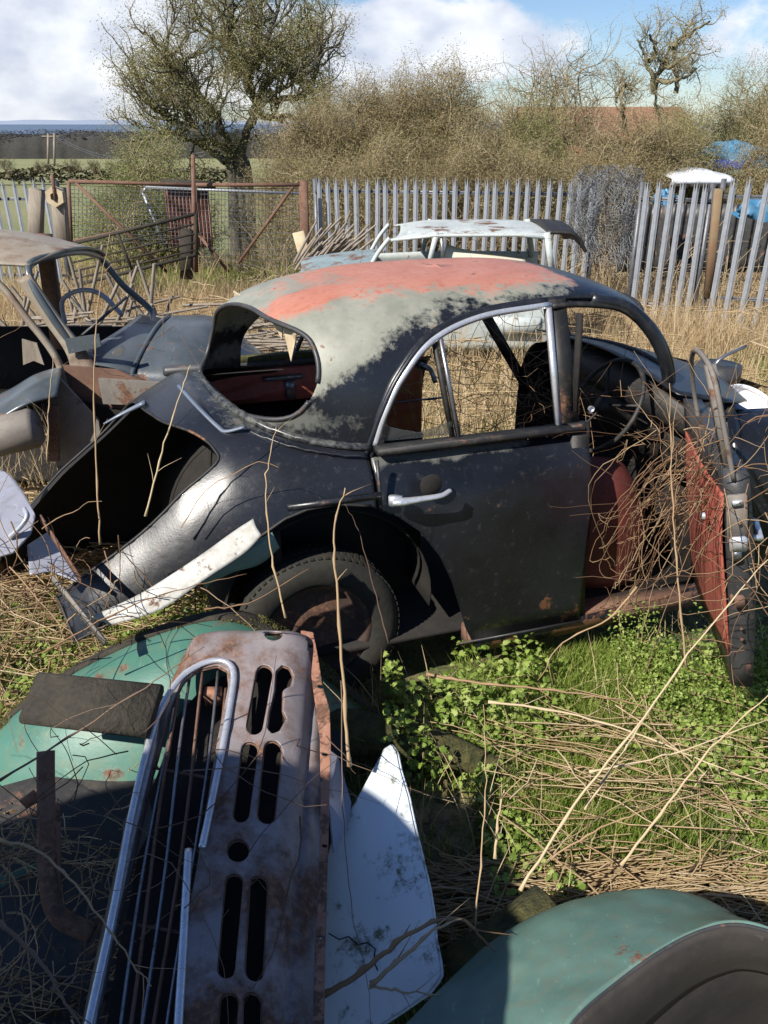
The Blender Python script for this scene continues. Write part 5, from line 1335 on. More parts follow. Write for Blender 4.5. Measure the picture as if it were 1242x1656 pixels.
# dry straw meadow behind the cars
def dstraw(X, Y): return np.clip((.86 - greenness(X + 9, Y)) * 2, .25, 1) * not_car(X, Y)
X, Y = scatter(105000, -6, 7.5, 4.2, 12.5, dstraw)
hh = .65 + .8 * hash_noise(X, Y, 1.1, 31)
blades('dry_grass', X, Y, .12, .52, .0034, M['straw'], .75, hn=hh)
X, Y = scatter(60000, -8, 8, 11.0, 16.5, lambda X, Y: np.clip(hash_noise(X, Y, 1.3, 12) * 1.8 - .2, 0, 1))
blades('dry_grass', X, Y, .15, .6, .006, M['straw'], .6)
X, Y = scatter(36000, -8, 1, 12.0, 17.5, lambda X, Y: np.clip(hash_noise(X, Y, 1.7, 13) * 2 - .5, 0, 1))
blades('grass', X, Y, .12, .5, .006, M['grass'], .6)
X, Y = scatter(9000, -2.4, 3.2, 1.4, 4.6, lambda X, Y: np.clip((.60 - greenness(X, Y)) * 4, .12, 1) * not_car(X, Y))
blades('dry_grass', X, Y, .06, .28, .0024, M['straw'], 1.2)
# fallen straw: long stems lying in bundles
def stems(name, X, Y, L, ang, spread, z0, z1, r, mat_, kinds=1., rise=.2):
    b_V = []; b_F = []; b_m = []; n = 0
    for i in range(len(X)):
        l = rng.uniform(*L); a = ang + rng.normal(0, spread); zb_ = rng.uniform(z0, z1)
        d = np.array([math.cos(a), math.sin(a)]); k = 5; rr = r * rng.uniform(.5, 1.3)
        f = np.linspace(0, 1, k); bend = rng.normal(0, .05) * l
        px = X[i] + d[0] * l * (f - .5) - d[1] * bend * np.sin(f * math.pi); py = Y[i] + d[1] * l * (f - .5) + d[0] * bend * np.sin(f * math.pi)
        pz = gz(px, py) + zb_ + rng.normal(0, rise) * l * (f - .5) * .5 + .01 * np.sin(f * 9)
        pz = np.maximum(pz, gz(px, py) + .005)
        P = np.stack([px, py, pz], -1); o1 = np.array([-d[1], d[0], 0]) * rr; o2 = np.array([0, 0, rr])
        ring = [o1, -.5 * o1 + .87 * o2, -.5 * o1 - .87 * o2]
        V = (P[:, None] + np.array(ring)[None]).reshape(-1, 3); b_V.append(V)
        for s_ in range(k - 1):
            for t_ in range(3): b_F.append((n + s_ * 3 + t_, n + s_ * 3 + (t_ + 1) % 3, n + s_ * 3 + 3 + (t_ + 1) % 3, n + s_ * 3 + 3 + t_))
        b_m.append(np.full(k * 3, rng.uniform(0, 1))); n += k * 3
    mk = np.concatenate(b_m)
    o = make(name, np.vstack(b_V), np.array(b_F), mat_, None, mask=np.stack([mk] * 3, -1)); o['kind'] = 'stuff'; return o
X, Y = scatter(900, .10, 1.5, 1.50, 1.78, None); stems('fallen_straw', X, Y, (.2, .7), .05, .26, 0, .09, .0030, M['straw'])
X, Y = scatter(170, .35, 2.2, 1.9, 2.40); stems('fallen_straw', X, Y, (.2, .7), -.32, .22, .06, .13, .0026, M['straw'])
X, Y = scatter(110, .3, 2.3, 1.5, 2.6); stems('fallen_straw', X, Y, (.2, .6), .3, 1.2, .02, .14, .003, M['straw'])
X, Y = scatter(420, -2.0, -.75, 2.3, 3.6); stems('fallen_straw', X, Y, (.2, .7), .3, .7, .02, .22, .0034, M['straw'])
X, Y = scatter(700, -1.9, -.9, 3.3, 4.2); stems('fallen_straw', X, Y, (.2, .6), .1, .5, .02, .25, .005, M['straw'])
X, Y = scatter(1100, -4.5, 6.5, 5, 11.5); stems('fallen_straw', X, Y, (.3, 1.0), .3, 1.2, .1, .5, .006, M['straw'])
# leafy weeds: lobed leaves on short stalks
def leaf_shape(k):
    if k == 0: o = [(0, 0), (.25, .12), (.42, .45), (.25, .42), (.30, .75), (.12, .68), (0, 1), (-.12, .68), (-.30, .75), (-.25, .42), (-.42, .45), (-.25, .12)]
    elif k == 1: o = [(0, 0), (.22, .15), (.30, .45), (.18, .8), (0, 1), (-.18, .8), (-.30, .45), (-.22, .15)]
    else: o = [(0, 0), (.10, .3), (.12, .6), (0, 1), (-.12, .6), (-.10, .3)]
    return np.array(o)
def leaves(name, C, size, mat_, kind=0, up=.6, stuff=True, parent=None, tone=None, jitter=(.6, 1.3), nrm_c=None):
    n = len(C); S = leaf_shape(kind); m = len(S)
    sz = size * rng.uniform(*jitter, n)
    N = rng.normal(0, 1, (n, 3)); N[:, 2] = np.abs(N[:, 2]) + up * 2
    if nrm_c is not None: N += nrm_c
    N /= np.linalg.norm(N, axis=1)[:, None]
    T = np.cross(N, rng.normal(0, 1, (n, 3))); T /= np.linalg.norm(T, axis=1)[:, None]; B = np.cross(N, T)
    fold = np.abs(S[:, 0]) * .35 - (S[:, 1] - .4) ** 2 * .25
    V = C[:, None] + sz[:, None, None] * (S[None, :, :1] * B[:, None] + (S[None, :, 1:2] - .3) * T[:, None] + fold[None, :, None] * N[:, None])
    F = (np.arange(n) * m)[:, None] + np.arange(m)[None]
    tn = rng.uniform(0, 1, n) if tone is None else tone
    o = make(name, V.reshape(-1, 3), F, mat_, parent, mask=np.repeat(np.stack([tn] * 3, -1)[:, None], m, 1).reshape(-1, 3), smooth=False)
    if stuff: o['kind'] = 'stuff'
    return o
def weedpatch(n, x0, x1, y0, y1, hmax, size, kind, thr=.5, seed=40, cl=.3):
    X = rng.uniform(x0, x1, n); Y = rng.uniform(y0, y1, n); g = hash_noise(X, Y, cl, seed) * .65 + hash_noise(X, Y, cl * .35, seed + 1) * .35
    k = (g > thr) & not_car(X, Y); X, Y, g = X[k], Y[k], g[k]
    Z = gz(X, Y) + rng.uniform(.01, 1, len(X)) ** .8 * hmax * np.clip((g - thr) * 7, .2, 1)
    return leaves('weed_leaves', np.stack([X, Y, Z], -1), size, M['weed'], kind)
M['moss_leaf'] = m_veg('moss_leaf', [(.05, .055, .012), (.10, .10, .025), (.17, .155, .045), (.10, .07, .035)], .9, .1)
ii = rng.uniform(8, nR - 9, 9000); k0 = ii.astype(int); ff = (ii - k0)[:, None]
Cm = MOSSY[k0] * (1 - ff) + MOSSY[k0 + 1] * ff; off_ = rng.uniform(-.05, .035, len(Cm)); kp = hash_noise(Cm[:, 0] * 3, off_ * 10, .35, 90) > .52
Cm = Cm[kp] + np.stack([0 * off_, off_, .012 - np.abs(off_) * .25 + rng.uniform(0, .008, len(off_))], -1)[kp]
qx = rng.uniform(0, 1, 5000); qp = np.array([at(a_, b__, z=.0)[:2] for a_, b__ in zip(470 + 330 * qx, 1190 + 45 * qx)]); qz = .25 - .17 * qx
Cl2 = np.stack([qp[:, 0] * 1 + rng.normal(0, .01, 5000), qp[:, 1], qz], -1)
leaves('moss', Cm, .011, M['moss_leaf'], 2, parent=wg).matrix_parent_inverse = Matrix.Identity(4)
weedpatch(22000, .30, 2.4, 1.62, 2.75, .12, .024, 0, .42)
weedpatch(16000, .3, 2.4, 1.7, 3.0, .10, .013, 1, .36, 50)
weedpatch(2600, .0, .62, 2.1, 2.7, .26, .030, 0, .47, 60, .16)
weedpatch(4500, .45, 2.0, 1.62, 2.45, .13, .036, 0, .56, 81, .28)
weedpatch(2500, .9, 2.2, 2.3, 2.9, .20, .030, 0, .52, 84, .22)
weedpatch(5000, .9, 1.6, 2.3, 2.9, .30, .014, 1, .35, 61, .2)
weedpatch(3500, -1.9, -.75, 2.3, 3.3, .22, .026, 1, .48, 64)
weedpatch(3500, -1.6, -.6, 2.3, 3.2, .10, .018, 0, .45, 65)
weedpatch(6000, 1.5, 4.5, 3.5, 6.5, .25, .035, 1, .55, 66, .5)
# ------------------------------------------------------------------ trees and bushes
class Sk:
    """twigs as thin tubes collected with numpy"""
    def __init__(s): s.V = []; s.F = []; s.n = 0; s.m = []
    def tube(s, P, r0, r1, n=4, tone=None):
        P = np.asarray(P); k = len(P); T = np.gradient(P, axis=0); T /= np.linalg.norm(T, axis=1)[:, None] + 1e-9
        ref = np.array([.3, .9, .1]) if abs(T[0][2]) > .7 else np.array([0, 0, 1.])
        x = np.cross(T, ref); x /= np.linalg.norm(x, axis=1)[:, None] + 1e-9; y = np.cross(T, x)
        a = np.arange(n) * 2 * math.pi / n; r = np.linspace(r0, r1, k)[:, None, None]
        V = (P[:, None] + r * (np.cos(a)[None, :, None] * x[:, None] + np.sin(a)[None, :, None] * y[:, None])).reshape(-1, 3)
        i, j = np.meshgrid(np.arange(k - 1), np.arange(n), indexing='ij'); j2 = (j + 1) % n
        F = np.stack([i * n + j, i * n + j2, (i + 1) * n + j2, (i + 1) * n + j], -1).reshape(-1, 4) + s.n
        s.V.append(V); s.F.append(F); s.n += len(V); s.m.append(np.full(len(V), rng.uniform() if tone is None else tone))
    def build(s, name, mat_, parent=None, stuff=False):
        mk = np.concatenate(s.m); o = make(name, np.vstack(s.V), np.vstack(s.F), mat_, parent, mask=np.stack([mk] * 3, -1))
        if stuff: o['kind'] = 'stuff'
        return o
def grow(sk, tips, p, d, L, r, depth, wig=.25, up=.15, nb=(2, 4), shrink=.68, env=None, tw=None):
    k = 6; P = [np.array(p, float)]; d = nrm(d)
    for i in range(k - 1):
        d = nrm(d + rng.normal(0, wig, 3) * .6 + np.array([0, 0, up * .3])); P.append(P[-1] + d * L / (k - 1))
    (sk if r > .012 or tw is None else tw).tube(P, r, r * .62, 6 if r > .05 else (4 if r > .015 else 3))
    if depth == 0: tips.extend(P[1:]); return
    n = rng.integers(nb[0], nb[1] + 1)
    for i in range(n):
        f = rng.uniform(.35, 1) if i else 1.0
        q_ = P[min(k - 1, int(f * (k - 1)))]
        nd = nrm(d + rng.normal(0, .62, 3) + np.array([0, 0, up]))
        if env is not None: nd = nrm(nd + env(q_))
        grow(sk, tips, q_, nd, L * shrink * rng.uniform(.75, 1.2), r * .60, depth - 1, wig, up, nb, shrink, env, tw)
def leafmass(name, tips, per, spread, size, mat_, parent, kind=2, tone=None):
    T = np.array(tips); C = np.repeat(T, per, 0) + rng.normal(0, spread, (len(T) * per, 3))
    cl = hash_noise(C[:, 0] + C[:, 1] * .7, C[:, 2] + C[:, 1] * .3, .45, 9); tn = np.clip(cl * .8 + rng.uniform(-.25, .45, len(C)), 0, 1)
    return leaves(name, C, size, mat_, kind, up=.1, stuff=False, parent=parent, tone=tn)

# big thorn tree
tb = at(388, 300, Y=19.0); tb[2] = gz(tb[0], 19.0)
tr = thing('hawthorn_tree', 'big spreading olive green thorn tree with a dark forked trunk on the left', 'tree', tb)
sk = Sk(); twg = Sk(); tips = []
def tpx(px, py, Y=19.0): return at(px, py, Y=Y)
j1 = tpx(392, 235)
for off, (qx, qy) in ((0, (392, 235)), (.1, (380, 250)), (-.12, (365, 262))):
    sk.tube(cat([tb + [off * 1.4, off, 0], tpx(388 + off * 100, 275), tpx(qx, qy)], 5), .15, .10, 8)
limbs = [((392, 235), (412, 170), (404, 120)), ((392, 235), (430, 160), (475, 130)), ((404, 150), (400, 95), (420, 40)), ((404, 130), (370, 80), (330, 45)), ((410, 160), (455, 110), (500, 75)),
         ((380, 250), (325, 215), (270, 195)), ((365, 262), (330, 235), (295, 215)), ((320, 215), (285, 160), (258, 130)), ((300, 205), (265, 185), (238, 160)), ((380, 245), (350, 190), (320, 150)), ((430, 160), (480, 160), (510, 130)),
         ((350, 190), (300, 130), (270, 80)), ((404, 120), (430, 70), (450, 10)), ((400, 95), (370, 50), (380, 5)), ((475, 130), (505, 110), (520, 60)), ((300, 205), (262, 215), (240, 228)), ((412, 180), (460, 190), (500, 190))]
for l_ in limbs:
    P = [tpx(x, y, 19 + rng.uniform(-.9, .9) * (i > 0)) for i, (x, y) in enumerate(l_)]; P = cat(P, 6); P[1:] += rng.normal(0, .03, (len(P) - 1, 3))
    sk.tube(P, .085, .035, 6)
    for f in (4, 6, 8, 10, 12):
        if f < len(P):
            for _ in range(2): grow(sk, tips, P[f], nrm(rng.normal(0, .8, 3) + nrm(P[-1] - P[0]) * .6 + [0, 0, .4]), .62, .026, 2, .35, .2, (2, 4), .72, None, twg)
sk.build('trunk', M['bark'], tr); twg.build('twigs', M['twig_dark'], tr)['kind'] = 'stuff'
cr = leafmass('crown', tips, 15, .12, .046, M['leaf_olive'], tr)

def bush(label, px, pytop, Y, wpx, mat_, seed, n=60, trunk_mat='twig_dark', per=13, size=.036, cat_='bush', name='bush', leaf_spread=.09, dep=2, sparse=1.0):
    c = at(px, 300, Y=Y); zb_ = float(gz(c[0], Y)); top = at(px, pytop, Y=Y)[2]; hgt = top - zb_; dd = Y * CP
    w = wpx / FPX * dd / 2
    t = thing(name, label, cat_, (c[0], Y, zb_))
    sk = Sk(); tips = []
    for i in range(n):
        a = rng.uniform(0, 2 * math.pi); e = rng.uniform(0, 1) ** .6
        b0 = np.array([c[0] + w * .35 * e * math.cos(a), Y + w * .3 * e * math.sin(a), zb_])
        hh_ = hgt * rng.uniform(.45, .98) * math.sqrt(max(.1, 1 - .75 * e * e))
        en = np.array([c[0] + w * e * math.cos(a) * 1.0, Y + w * .7 * e * math.sin(a), zb_ + hh_])
        mid = (b0 + en) / 2 + np.array([w * .12 * math.cos(a), 0, hh_ * .15]) + rng.normal(0, .1, 3)
        P = cat([b0, mid, en, en + rng.normal(0, .12, 3) + [.1 * math.cos(a), 0, .04]], 5); sk.tube(P, .022, .007, 4)
        for k in range(3, len(P), 2):
            for _ in range(2):
                grow(sk, tips, P[k], nrm(rng.normal(0, 1, 3) + [.4 * math.cos(a), -.2, .5]), hgt * .15 + .08, .008, dep - 1, .45, .15, (2, 3), .7)
    sk.build('stems', M[trunk_mat], t)['kind'] = 'stuff'
    T = np.array(tips)
    if sparse < 1: T = T[rng.uniform(0, 1, len(T)) < sparse]
    leafmass('foliage', T, per, leaf_spread, size, mat_, t)
    return t
M['twig_pale'] = m_veg('twig_pale', [(.18, .13, .08), (.30, .24, .15), (.40, .33, .22)], .8, 0)
bush('young green thicket leaning against the left gate', 255, 250, 15.6, 190, M['leaf_green'], 1, 44, 'twig_pale', 5, .04)
bush('low green bush behind the mesh of the left gate', 200, 308, 14.8, 120, M['leaf_green'], 1, 26, 'twig_pale', 4, .04)
bush('brown twiggy bush just right of the big thorn tree', 520, 178, 16.2, 190, M['leaf_brown'], 2, 70, 'twig_pale')
bush('tall dense olive bush behind the left half of the long fence', 615, 152, 16.8, 230, M['leaf_brown'], 3, 100, 'twig_pale')
bush('tall brown bush behind the middle of the long fence', 735, 150, 16.6, 230, M['leaf_brown'], 4, 100, 'twig_pale')
bush('loose pale green bush with bare tips above the royal blue car', 890, 98, 18.5, 200, M['leaf_olive'], 5, 70, 'twig_pale', 4, sparse=.7)
bush('low dark green shrub under the pale bush', 845, 185, 16.9, 110, M['leaf_green'], 6, 40, 'twig_dark')
bush('low brown scrub behind the fence below the pale bush', 820, 240, 14.6, 240, M['leaf_brown'], 6, 60, 'twig_pale')
bush('low brown scrub in front of the hedge at the left of the long fence', 590, 235, 14.3, 240, M['leaf_brown'], 6, 60, 'twig_pale')
bush('tangled brown bush left of the bare tree', 1010, 195, 15.6, 150, M['leaf_brown'], 7, 60, 'twig_pale')
bush('tangled olive bush around the foot of the bare tree', 1085, 195, 16.4, 130, M['leaf_olive'], 7, 60, 'twig_pale')
bush('dense olive bush at the right edge', 1205, 132, 19.5, 190, M['leaf_olive'], 8, 90, 'twig_pale')
bush('low pale bush in front of the blue tarpaulins at the right edge', 1245, 190, 16.0, 90, M['leaf_brown'], 9, 26, 'twig_pale')
# bare lichen tree
tb = at(1095, 290, Y=17.5); tb[2] = gz(tb[0], 17.5)
tr = thing('bare_tree', 'gnarled bare tree with pale lichen branches above the bushes on the right', 'tree', tb)
sk = Sk(); tw = Sk(); tips = []
for l_ in [((1075, 290), (1068, 200), (1058, 140)), ((1058, 150), (1070, 110), (1088, 75), (1118, 35)), ((1058, 150), (1048, 100), (1030, 62)), ((1088, 80), (1110, 60), (1145, 36)), ((1070, 110), (1098, 100), (1130, 80)),
           ((1062, 130), (1095, 130), (1128, 110)), ((1095, 150), (1093, 115), (1090, 85)), ((1048, 100), (1060, 80), (1052, 55)), ((1010, 210), (1005, 160), (1012, 128)), ((1012, 135), (1000, 150), (995, 165))]:
    P = cat([at(x, y, Y=17.5 + rng.uniform(-.5, .5) * (i > 0)) for i, (x, y) in enumerate(l_)], 6); P += rng.normal(0, .018, P.shape)
    sk.tube(P, .048, .018, 6)
    for f in range(3, len(P), 2):
        for _ in range(2): grow(sk, tips, P[f], nrm(rng.normal(0, .8, 3) + [.3, 0, .5]), .34, .013, 2, .35, .2, (2, 3), .66, None, tw)
sk.build('trunk', M['bark_pale'], tr); tw.build('twigs', M['twig_pale'], tr)['kind'] = 'stuff'
leafmass('crown', tips, 3, .06, .034, M['leaf_olive'], tr)
# field trees, distant wood
leaves('leaf_litter', Cl[klit] + [0, 0, .015], .028, m_veg('litter', [(.06, .035, .02), (.13, .08, .04), (.22, .16, .09), (.05, .05, .02)], .9, 0), 2)
for k_, (ax_, ay_, n_, tt_) in enumerate([(35, 1375, 90, 2.2), (165, 1395, 40, 2.15), (30, 1600, 50, 1.95), (240, 1560, 40, 2.0)]):
    s_ = Sk(); c_ = at(ax_, ay_, t=tt_)
    for _ in range(n_):
        p_ = c_ + rng.normal(0, 1, 3) * [.06, .05, .012]; d_ = rng.normal(0, 1, 3) * [1, .5, .15]; d_ /= np.linalg.norm(d_); s_.tube(np.array([p_, p_ + d_ * .05, p_ + d_ * .1 + rng.normal(0, .01, 3)]), .0018, .0014, 3)
    s_.build('straw_litter', M['straw'], None, True)
def fartree(label, px, pytop, pybase, Y, wpx, mat_):
    c = at(px, pybase, Y=Y); top = at(px, pytop, Y=Y); h = top[2] - c[2]; w = wpx / FPX * Y * CP / 2
    t = thing('field_tree', label, 'tree', c, 0, 'bare trees along the far hedge')
    sk = Sk(); tips = []
    sk.tube([c, c + [0, 0, h * .3]], h * .03, h * .02, 5)
    for i in range(16): 
        a = rng.uniform(0, 6.28); grow(sk, tips, c + [0, 0, h * .18], (math.cos(a) * w / h * 1.6, math.sin(a) * .5, .8), h * .42, h * .012, 2, .3, .2, (2, 3), .62)
    sk.build('trunk', M['twig_dark'], t)
    leafmass('crown', tips, 3, h * .05, h * .05, mat_, t)
M['leaf_far'] = m_veg('leaf_far', [(.085, .08, .05), (.13, .12, .075), (.17, .15, .095)], 1, 0, 0)
for i, (px, pt, pb, w, lb) in enumerate([(12, 252, 282, 40, 'bare field tree at the left edge of the far hedge'), (70, 256, 283, 36, 'small round bare tree in the field hedge'), (120, 252, 284, 50, 'broad bare tree in the field hedge right of the round one'), (152, 255, 284, 34, 'slim bare tree near the middle of the field hedge'), (185, 256, 285, 40, 'bare tree at the right end of the field hedge'), (215, 250, 285, 40, 'bare tree of the field hedge next to the big thorn tree')]):
    fartree(lb, px, pt, pb, 95, w, M['leaf_far'])
# hedge line and wood
X = rng.uniform(-70, -15, 5000); C = np.stack([X, 97 + rng.normal(0, .8, 5000), 0 * X], -1); C[:, 2] = at(100, 287, Y=97)[2] + rng.uniform(-.4, .9, 5000) * (.5 + hash_noise(X, X * 0, 3, 4))
leaves('far_hedge', C, .5, M['leaf_far'], 1)
n = 40000; X = rng.uniform(-190, 10, n); D = rng.uniform(0, 50, n)
f = rng.uniform(0, 1, n) ** .6; bz = -9.5; crown = 6.3 * (.72 + .28 * hash_noise(X, X * 0, 6, 7) + .12 * hash_noise(X, X * 0, 1.7, 8)) + 1.3 * hash_noise(X, X * 0, 40, 2)
C = np.stack([X, 250 + D + 3 * hash_noise(X, X, 5, 3), bz + f * (crown + 2.2)], -1)
xw = np.arange(-200, 15, .7); dw = np.array([0., .5, 2, 8, 20, 50]); XW, DWd = np.meshgrid(xw, dw, indexing='ij')
hw_ = 6.0 + 1.6 * hash_noise(XW, DWd, 5, 7) + .9 * hash_noise(XW, DWd, 1.6, 8) + 1.2 * hash_noise(XW, XW * 0, 40, 2)
prof_w = np.clip(np.array([0, .55, .9, 1, 1, .95]), 0, 1)[None]
VW = np.stack([XW, 249 + DWd + 1.5 * hash_noise(XW, DWd, 2, 9), -9.5 + hw_ * prof_w], -1).reshape(-1, 3)
make('distant_wood', VW, grid_faces(len(xw), 6), m_plain('wood_mass', (.030, .030, .028), (.048, .045, .038), 1, .5, 0, .6, .5))['kind'] = 'stuff'
M['leaf_wood'] = m_veg('leaf_wood', [(.036, .034, .030), (.042, .040, .034), (.052, .048, .040)], 1, 0, 0)
C = C[C[:, 2] > -5.5]; leaves('distant_wood', C, .75, M['leaf_wood'], 1, up=4)
# power poles and wires in the field
for i, (px, pt, pb, Y, lb) in enumerate([(78, 216, 268, 110, 'left one of two thin power poles in the field'), (88, 216, 270, 108, 'right one of two thin power poles in the field')]):
    a, b_ = at(px, pb, Y=Y), at(px, pt, Y=Y); t = thing('power_pole', lb, 'power pole', a)
    MB().beam(a, b_, .22, .22, up=(0, 1, 0)).build('pole', M['wood_grey'], t); MB().beam(b_ - [.8, 0, .3], b_ + [.8, 0, -.3], .12, .12).build('crossbar', M['wood_grey'], t)
wr = MB()
for k in (0, 1):
    a, b_ = at(88, 219 + 3 * k, Y=108), at(330, 246 + 6 * k, Y=60); f = np.linspace(0, 1, 16)[:, None]
    P = a + (b_ - a) * f; P[:, 2] -= 1.3 * np.sin(f[:, 0] * math.pi); wr.tube(P, .03, 3)
o = wr.build('power_line', M['galv_dark'], None); tag(o, 'pair of sagging power cables running right from the field poles', 'cable')

# ------------------------------------------------------------------ stalks, twigs and brambles close by
def stalk(label, pts, r, mat_='stalk', nodes=True, name='dry_stalk', tone=.5, group=None):
    P = cat([at(*p[:2], t=p[2]) for p in pts], 6); P = P + rng.normal(0, .0014, P.shape); r = r * .64
    b = MB(); rr = np.linspace(r * 1.1, r * .35, len(P))
    if nodes: rr = rr * (1 + .45 * (np.arange(len(P)) % 5 == 0))
    b.tube(P, rr, 6)
    if r > .0022:
        for k_ in rng.integers(3, len(P) - 1, 3):
            d_ = nrm(P[k_] - P[k_ - 1]); s1 = nrm(np.cross(d_, rng.normal(0, 1, 3))); l_ = rng.uniform(.02, .07)
            q0 = P[k_]; b.tube([q0, q0 + (d_ * .8 + s1 * .6) * l_ * .5, q0 + (d_ * 1.2 + s1 * 1.1) * l_], [r * .4, r * .3, r * .12], 4)
    o = b.build(name, M[mat_], None, mask=np.full((sum(len(v) for v in b.V), 3), tone)); return tag(o, label, 'dry stalk', group)
stalk('tall dry stalk standing alone before the boot opening at the left', [(162, 880, 2.75), (156, 760, 2.72), (152, 620, 2.68), (160, 480, 2.65), (178, 378, 2.6)], .0048, tone=.2)
stalk('dry stalk crossing the boot opening towards the wiper shaped hinge', [(236, 835, 2.6), (262, 730, 2.55), (288, 650, 2.5), (308, 590, 2.48)], .0046, tone=.6)
stalk('dry stalk rising from the patch strip past the belt moulding', [(462, 1000, 2.3), (440, 900, 2.28), (430, 800, 2.26), (436, 740, 2.25), (447, 690, 2.24)], .0044, tone=.35)
stalk('thick knotty stalk in front of the rear wheel with its tip by the swage', [(565, 1240, 2.15), (556, 1120, 2.15), (546, 960, 2.12), (540, 860, 2.1), (558, 790, 2.08)], .0070, tone=.25)
stalk('dark bent stem arching beside the knotty stalk at the wheel', [(628, 1040, 2.2), (605, 950, 2.2), (580, 860, 2.18), (556, 815, 2.16)], .0026, 'twig_dark', False, tone=.4)
stalk('thin straight stalk standing in front of the fallen straw', [(768, 1500, 1.95), (778, 1380, 1.95), (785, 1260, 1.95), (782, 1140, 1.95)], .0034, tone=.3)
stalk('broken pale stalk stub left of the thin straight stalk at the straw', [(800, 1390, 2.0), (805, 1330, 2.0), (815, 1275, 2.0)], .006, tone=.5)
stalk('dry stalk leaning up in front of the rusty car doorway', [(76, 745, 3.3), (80, 640, 3.2), (88, 570, 3.15)], .004, tone=.45)
stalk('long pale cane rising from the straw to the open door edge', [(840, 1440, 1.95), (930, 1300, 2.0), (1040, 1160, 2.02), (1150, 1010, 2.0), (1242, 905, 1.95)], .0056, tone=.6)
stalk('pale cane beside the longest one ending in the weeds', [(945, 1310, 2.05), (985, 1250, 2.06), (1030, 1180, 2.08), (1080, 1105, 2.1)], .0048, tone=.55)
stalk('pale cane from the lower straw up to the right edge', [(1005, 1400, 1.9), (1080, 1300, 1.92), (1165, 1195, 1.92), (1260, 1110, 1.9)], .0050, tone=.5)
stalk('long light cane lying across the weeds from the log to the right edge', [(790, 1135, 2.35), (900, 1150, 2.32), (1010, 1180, 2.28), (1100, 1215, 2.2), (1250, 1275, 2.1)], .0054, tone=.7)
stalk('curved light cane crossing the other canes on the right', [(950, 1248, 2.1), (1040, 1232, 2.1), (1130, 1205, 2.1), (1250, 1160, 2.1)], .0046, tone=.7)
stalk('grey branch lying in the weeds by the rear door', [(690, 1090, 2.55), (740, 1100, 2.5), (830, 1110, 2.45), (960, 1125, 2.4), (1080, 1150, 2.35)], .007, tone=.1)
stalk('reddish cane leaning right in the lower weeds', [(890, 1390, 1.98), (960, 1345, 1.98), (1030, 1315, 1.98), (1095, 1285, 1.98)], .0038, tone=.15)
stalk('brown stem bending down from the sill into the grass', [(1030, 950, 2.35), (985, 1000, 2.35), (910, 1040, 2.35), (870, 1100, 2.35)], .0045, tone=.2)
stalk('knotty vine standing upright through the doorway brambles', [(1110, 1080, 2.25), (1100, 980, 2.22), (1090, 860, 2.2), (1085, 740, 2.18), (1084, 620, 2.15)], .0045, tone=.2)
stalk('long bramble cane over the patch strip at the boot', [(330, 985, 2.3), (400, 975, 2.25), (500, 920, 2.2)], .0034, 'bramble', tone=.3)
stalk('thin brown cane lying from the grass over the tail of the boot', [(70, 1055, 2.3), (200, 985, 2.3), (300, 950, 2.35), (400, 930, 2.4)], .0034, 'bramble', tone=.4)
stalk('dark slanting stick over the teal wing at the left', [(0, 1262, 1.9), (130, 1180, 1.95), (250, 1100, 1.98), (330, 1045, 2.0)], .0040, 'twig_dark', tone=.8)
stalk('dead cane curving over the chrome grille from the left edge', [(0, 1360, 1.75), (60, 1375, 1.72), (120, 1430, 1.66), (165, 1490, 1.6), (215, 1560, 1.55), (245, 1595, 1.53)], .0045, 'bramble', tone=.9)
stalk('thick dark dead stem in the bottom left corner', [(0, 1490, 1.55), (60, 1550, 1.5), (100, 1610, 1.45), (135, 1670, 1.4)], .0062, 'twig_dark', tone=.7)
stalk('thin twig from the pipe down to the bottom edge', [(5, 1395, 1.7), (30, 1440, 1.68), (45, 1540, 1.6), (58, 1660, 1.5)], .0034, 'bramble', tone=.6)
stalk('folded dead reed lying over the foot of the white panel', [(525, 1610, 1.85), (600, 1560, 1.82), (660, 1510, 1.8), (740, 1485, 1.82), (790, 1530, 1.85)], .010, 'stalk', tone=.05)
stalk('grey split reed above the folded one on the white panel', [(600, 1590, 1.82), (650, 1550, 1.80), (700, 1505, 1.79), (745, 1485, 1.80)], .008, 'stalk', tone=.9)
stalk('short reed lying along the bottom of the white panel', [(598, 1596, 1.84), (650, 1602, 1.82), (720, 1612, 1.82)], .0055, 'stalk', tone=.8)
stalk('thin wiry thread hanging down beside the white panel', [(552, 1100, 2.0), (554, 1300, 1.95), (570, 1480, 1.85), (590, 1560, 1.8), (600, 1660, 1.7)], .0022, 'twig_dark', False, tone=.8)
def tangle(name, label, cen, sz, n, r, mat_, seed, cat_='bramble', L=(.2, .5), droop=.2, stuffk=False, curl=.5):
    s_ = Sk(); cen = np.array(cen)
    for i in range(n):
        p = cen + rng.normal(0, 1, 3) * sz; d = nrm(rng.normal(0, 1, 3)); P = [p]; l = rng.uniform(*L); c_ = rng.normal(0, curl, 3)
        for k in range(9): d = nrm(d + c_ * .35 + rng.normal(0, .18, 3) + [0, 0, -droop * .25]); P.append(P[-1] + d * l / 9)
        s_.tube(P, r * rng.uniform(.6, 1.4), r * .4, 3)
    o = s_.build(name, M[mat_]); tag(o, label, cat_)
    if stuffk: o['kind'] = 'stuff'
    return o
dc = DW(.80, 1.04, -.04)
tangle('dead_brambles', 'dense dead bramble tangle hanging on the open front door', dc + [-.03, .02, .05], (.07, .12, .10), 70, .0018, 'bramble', 1, L=(.2, .5))
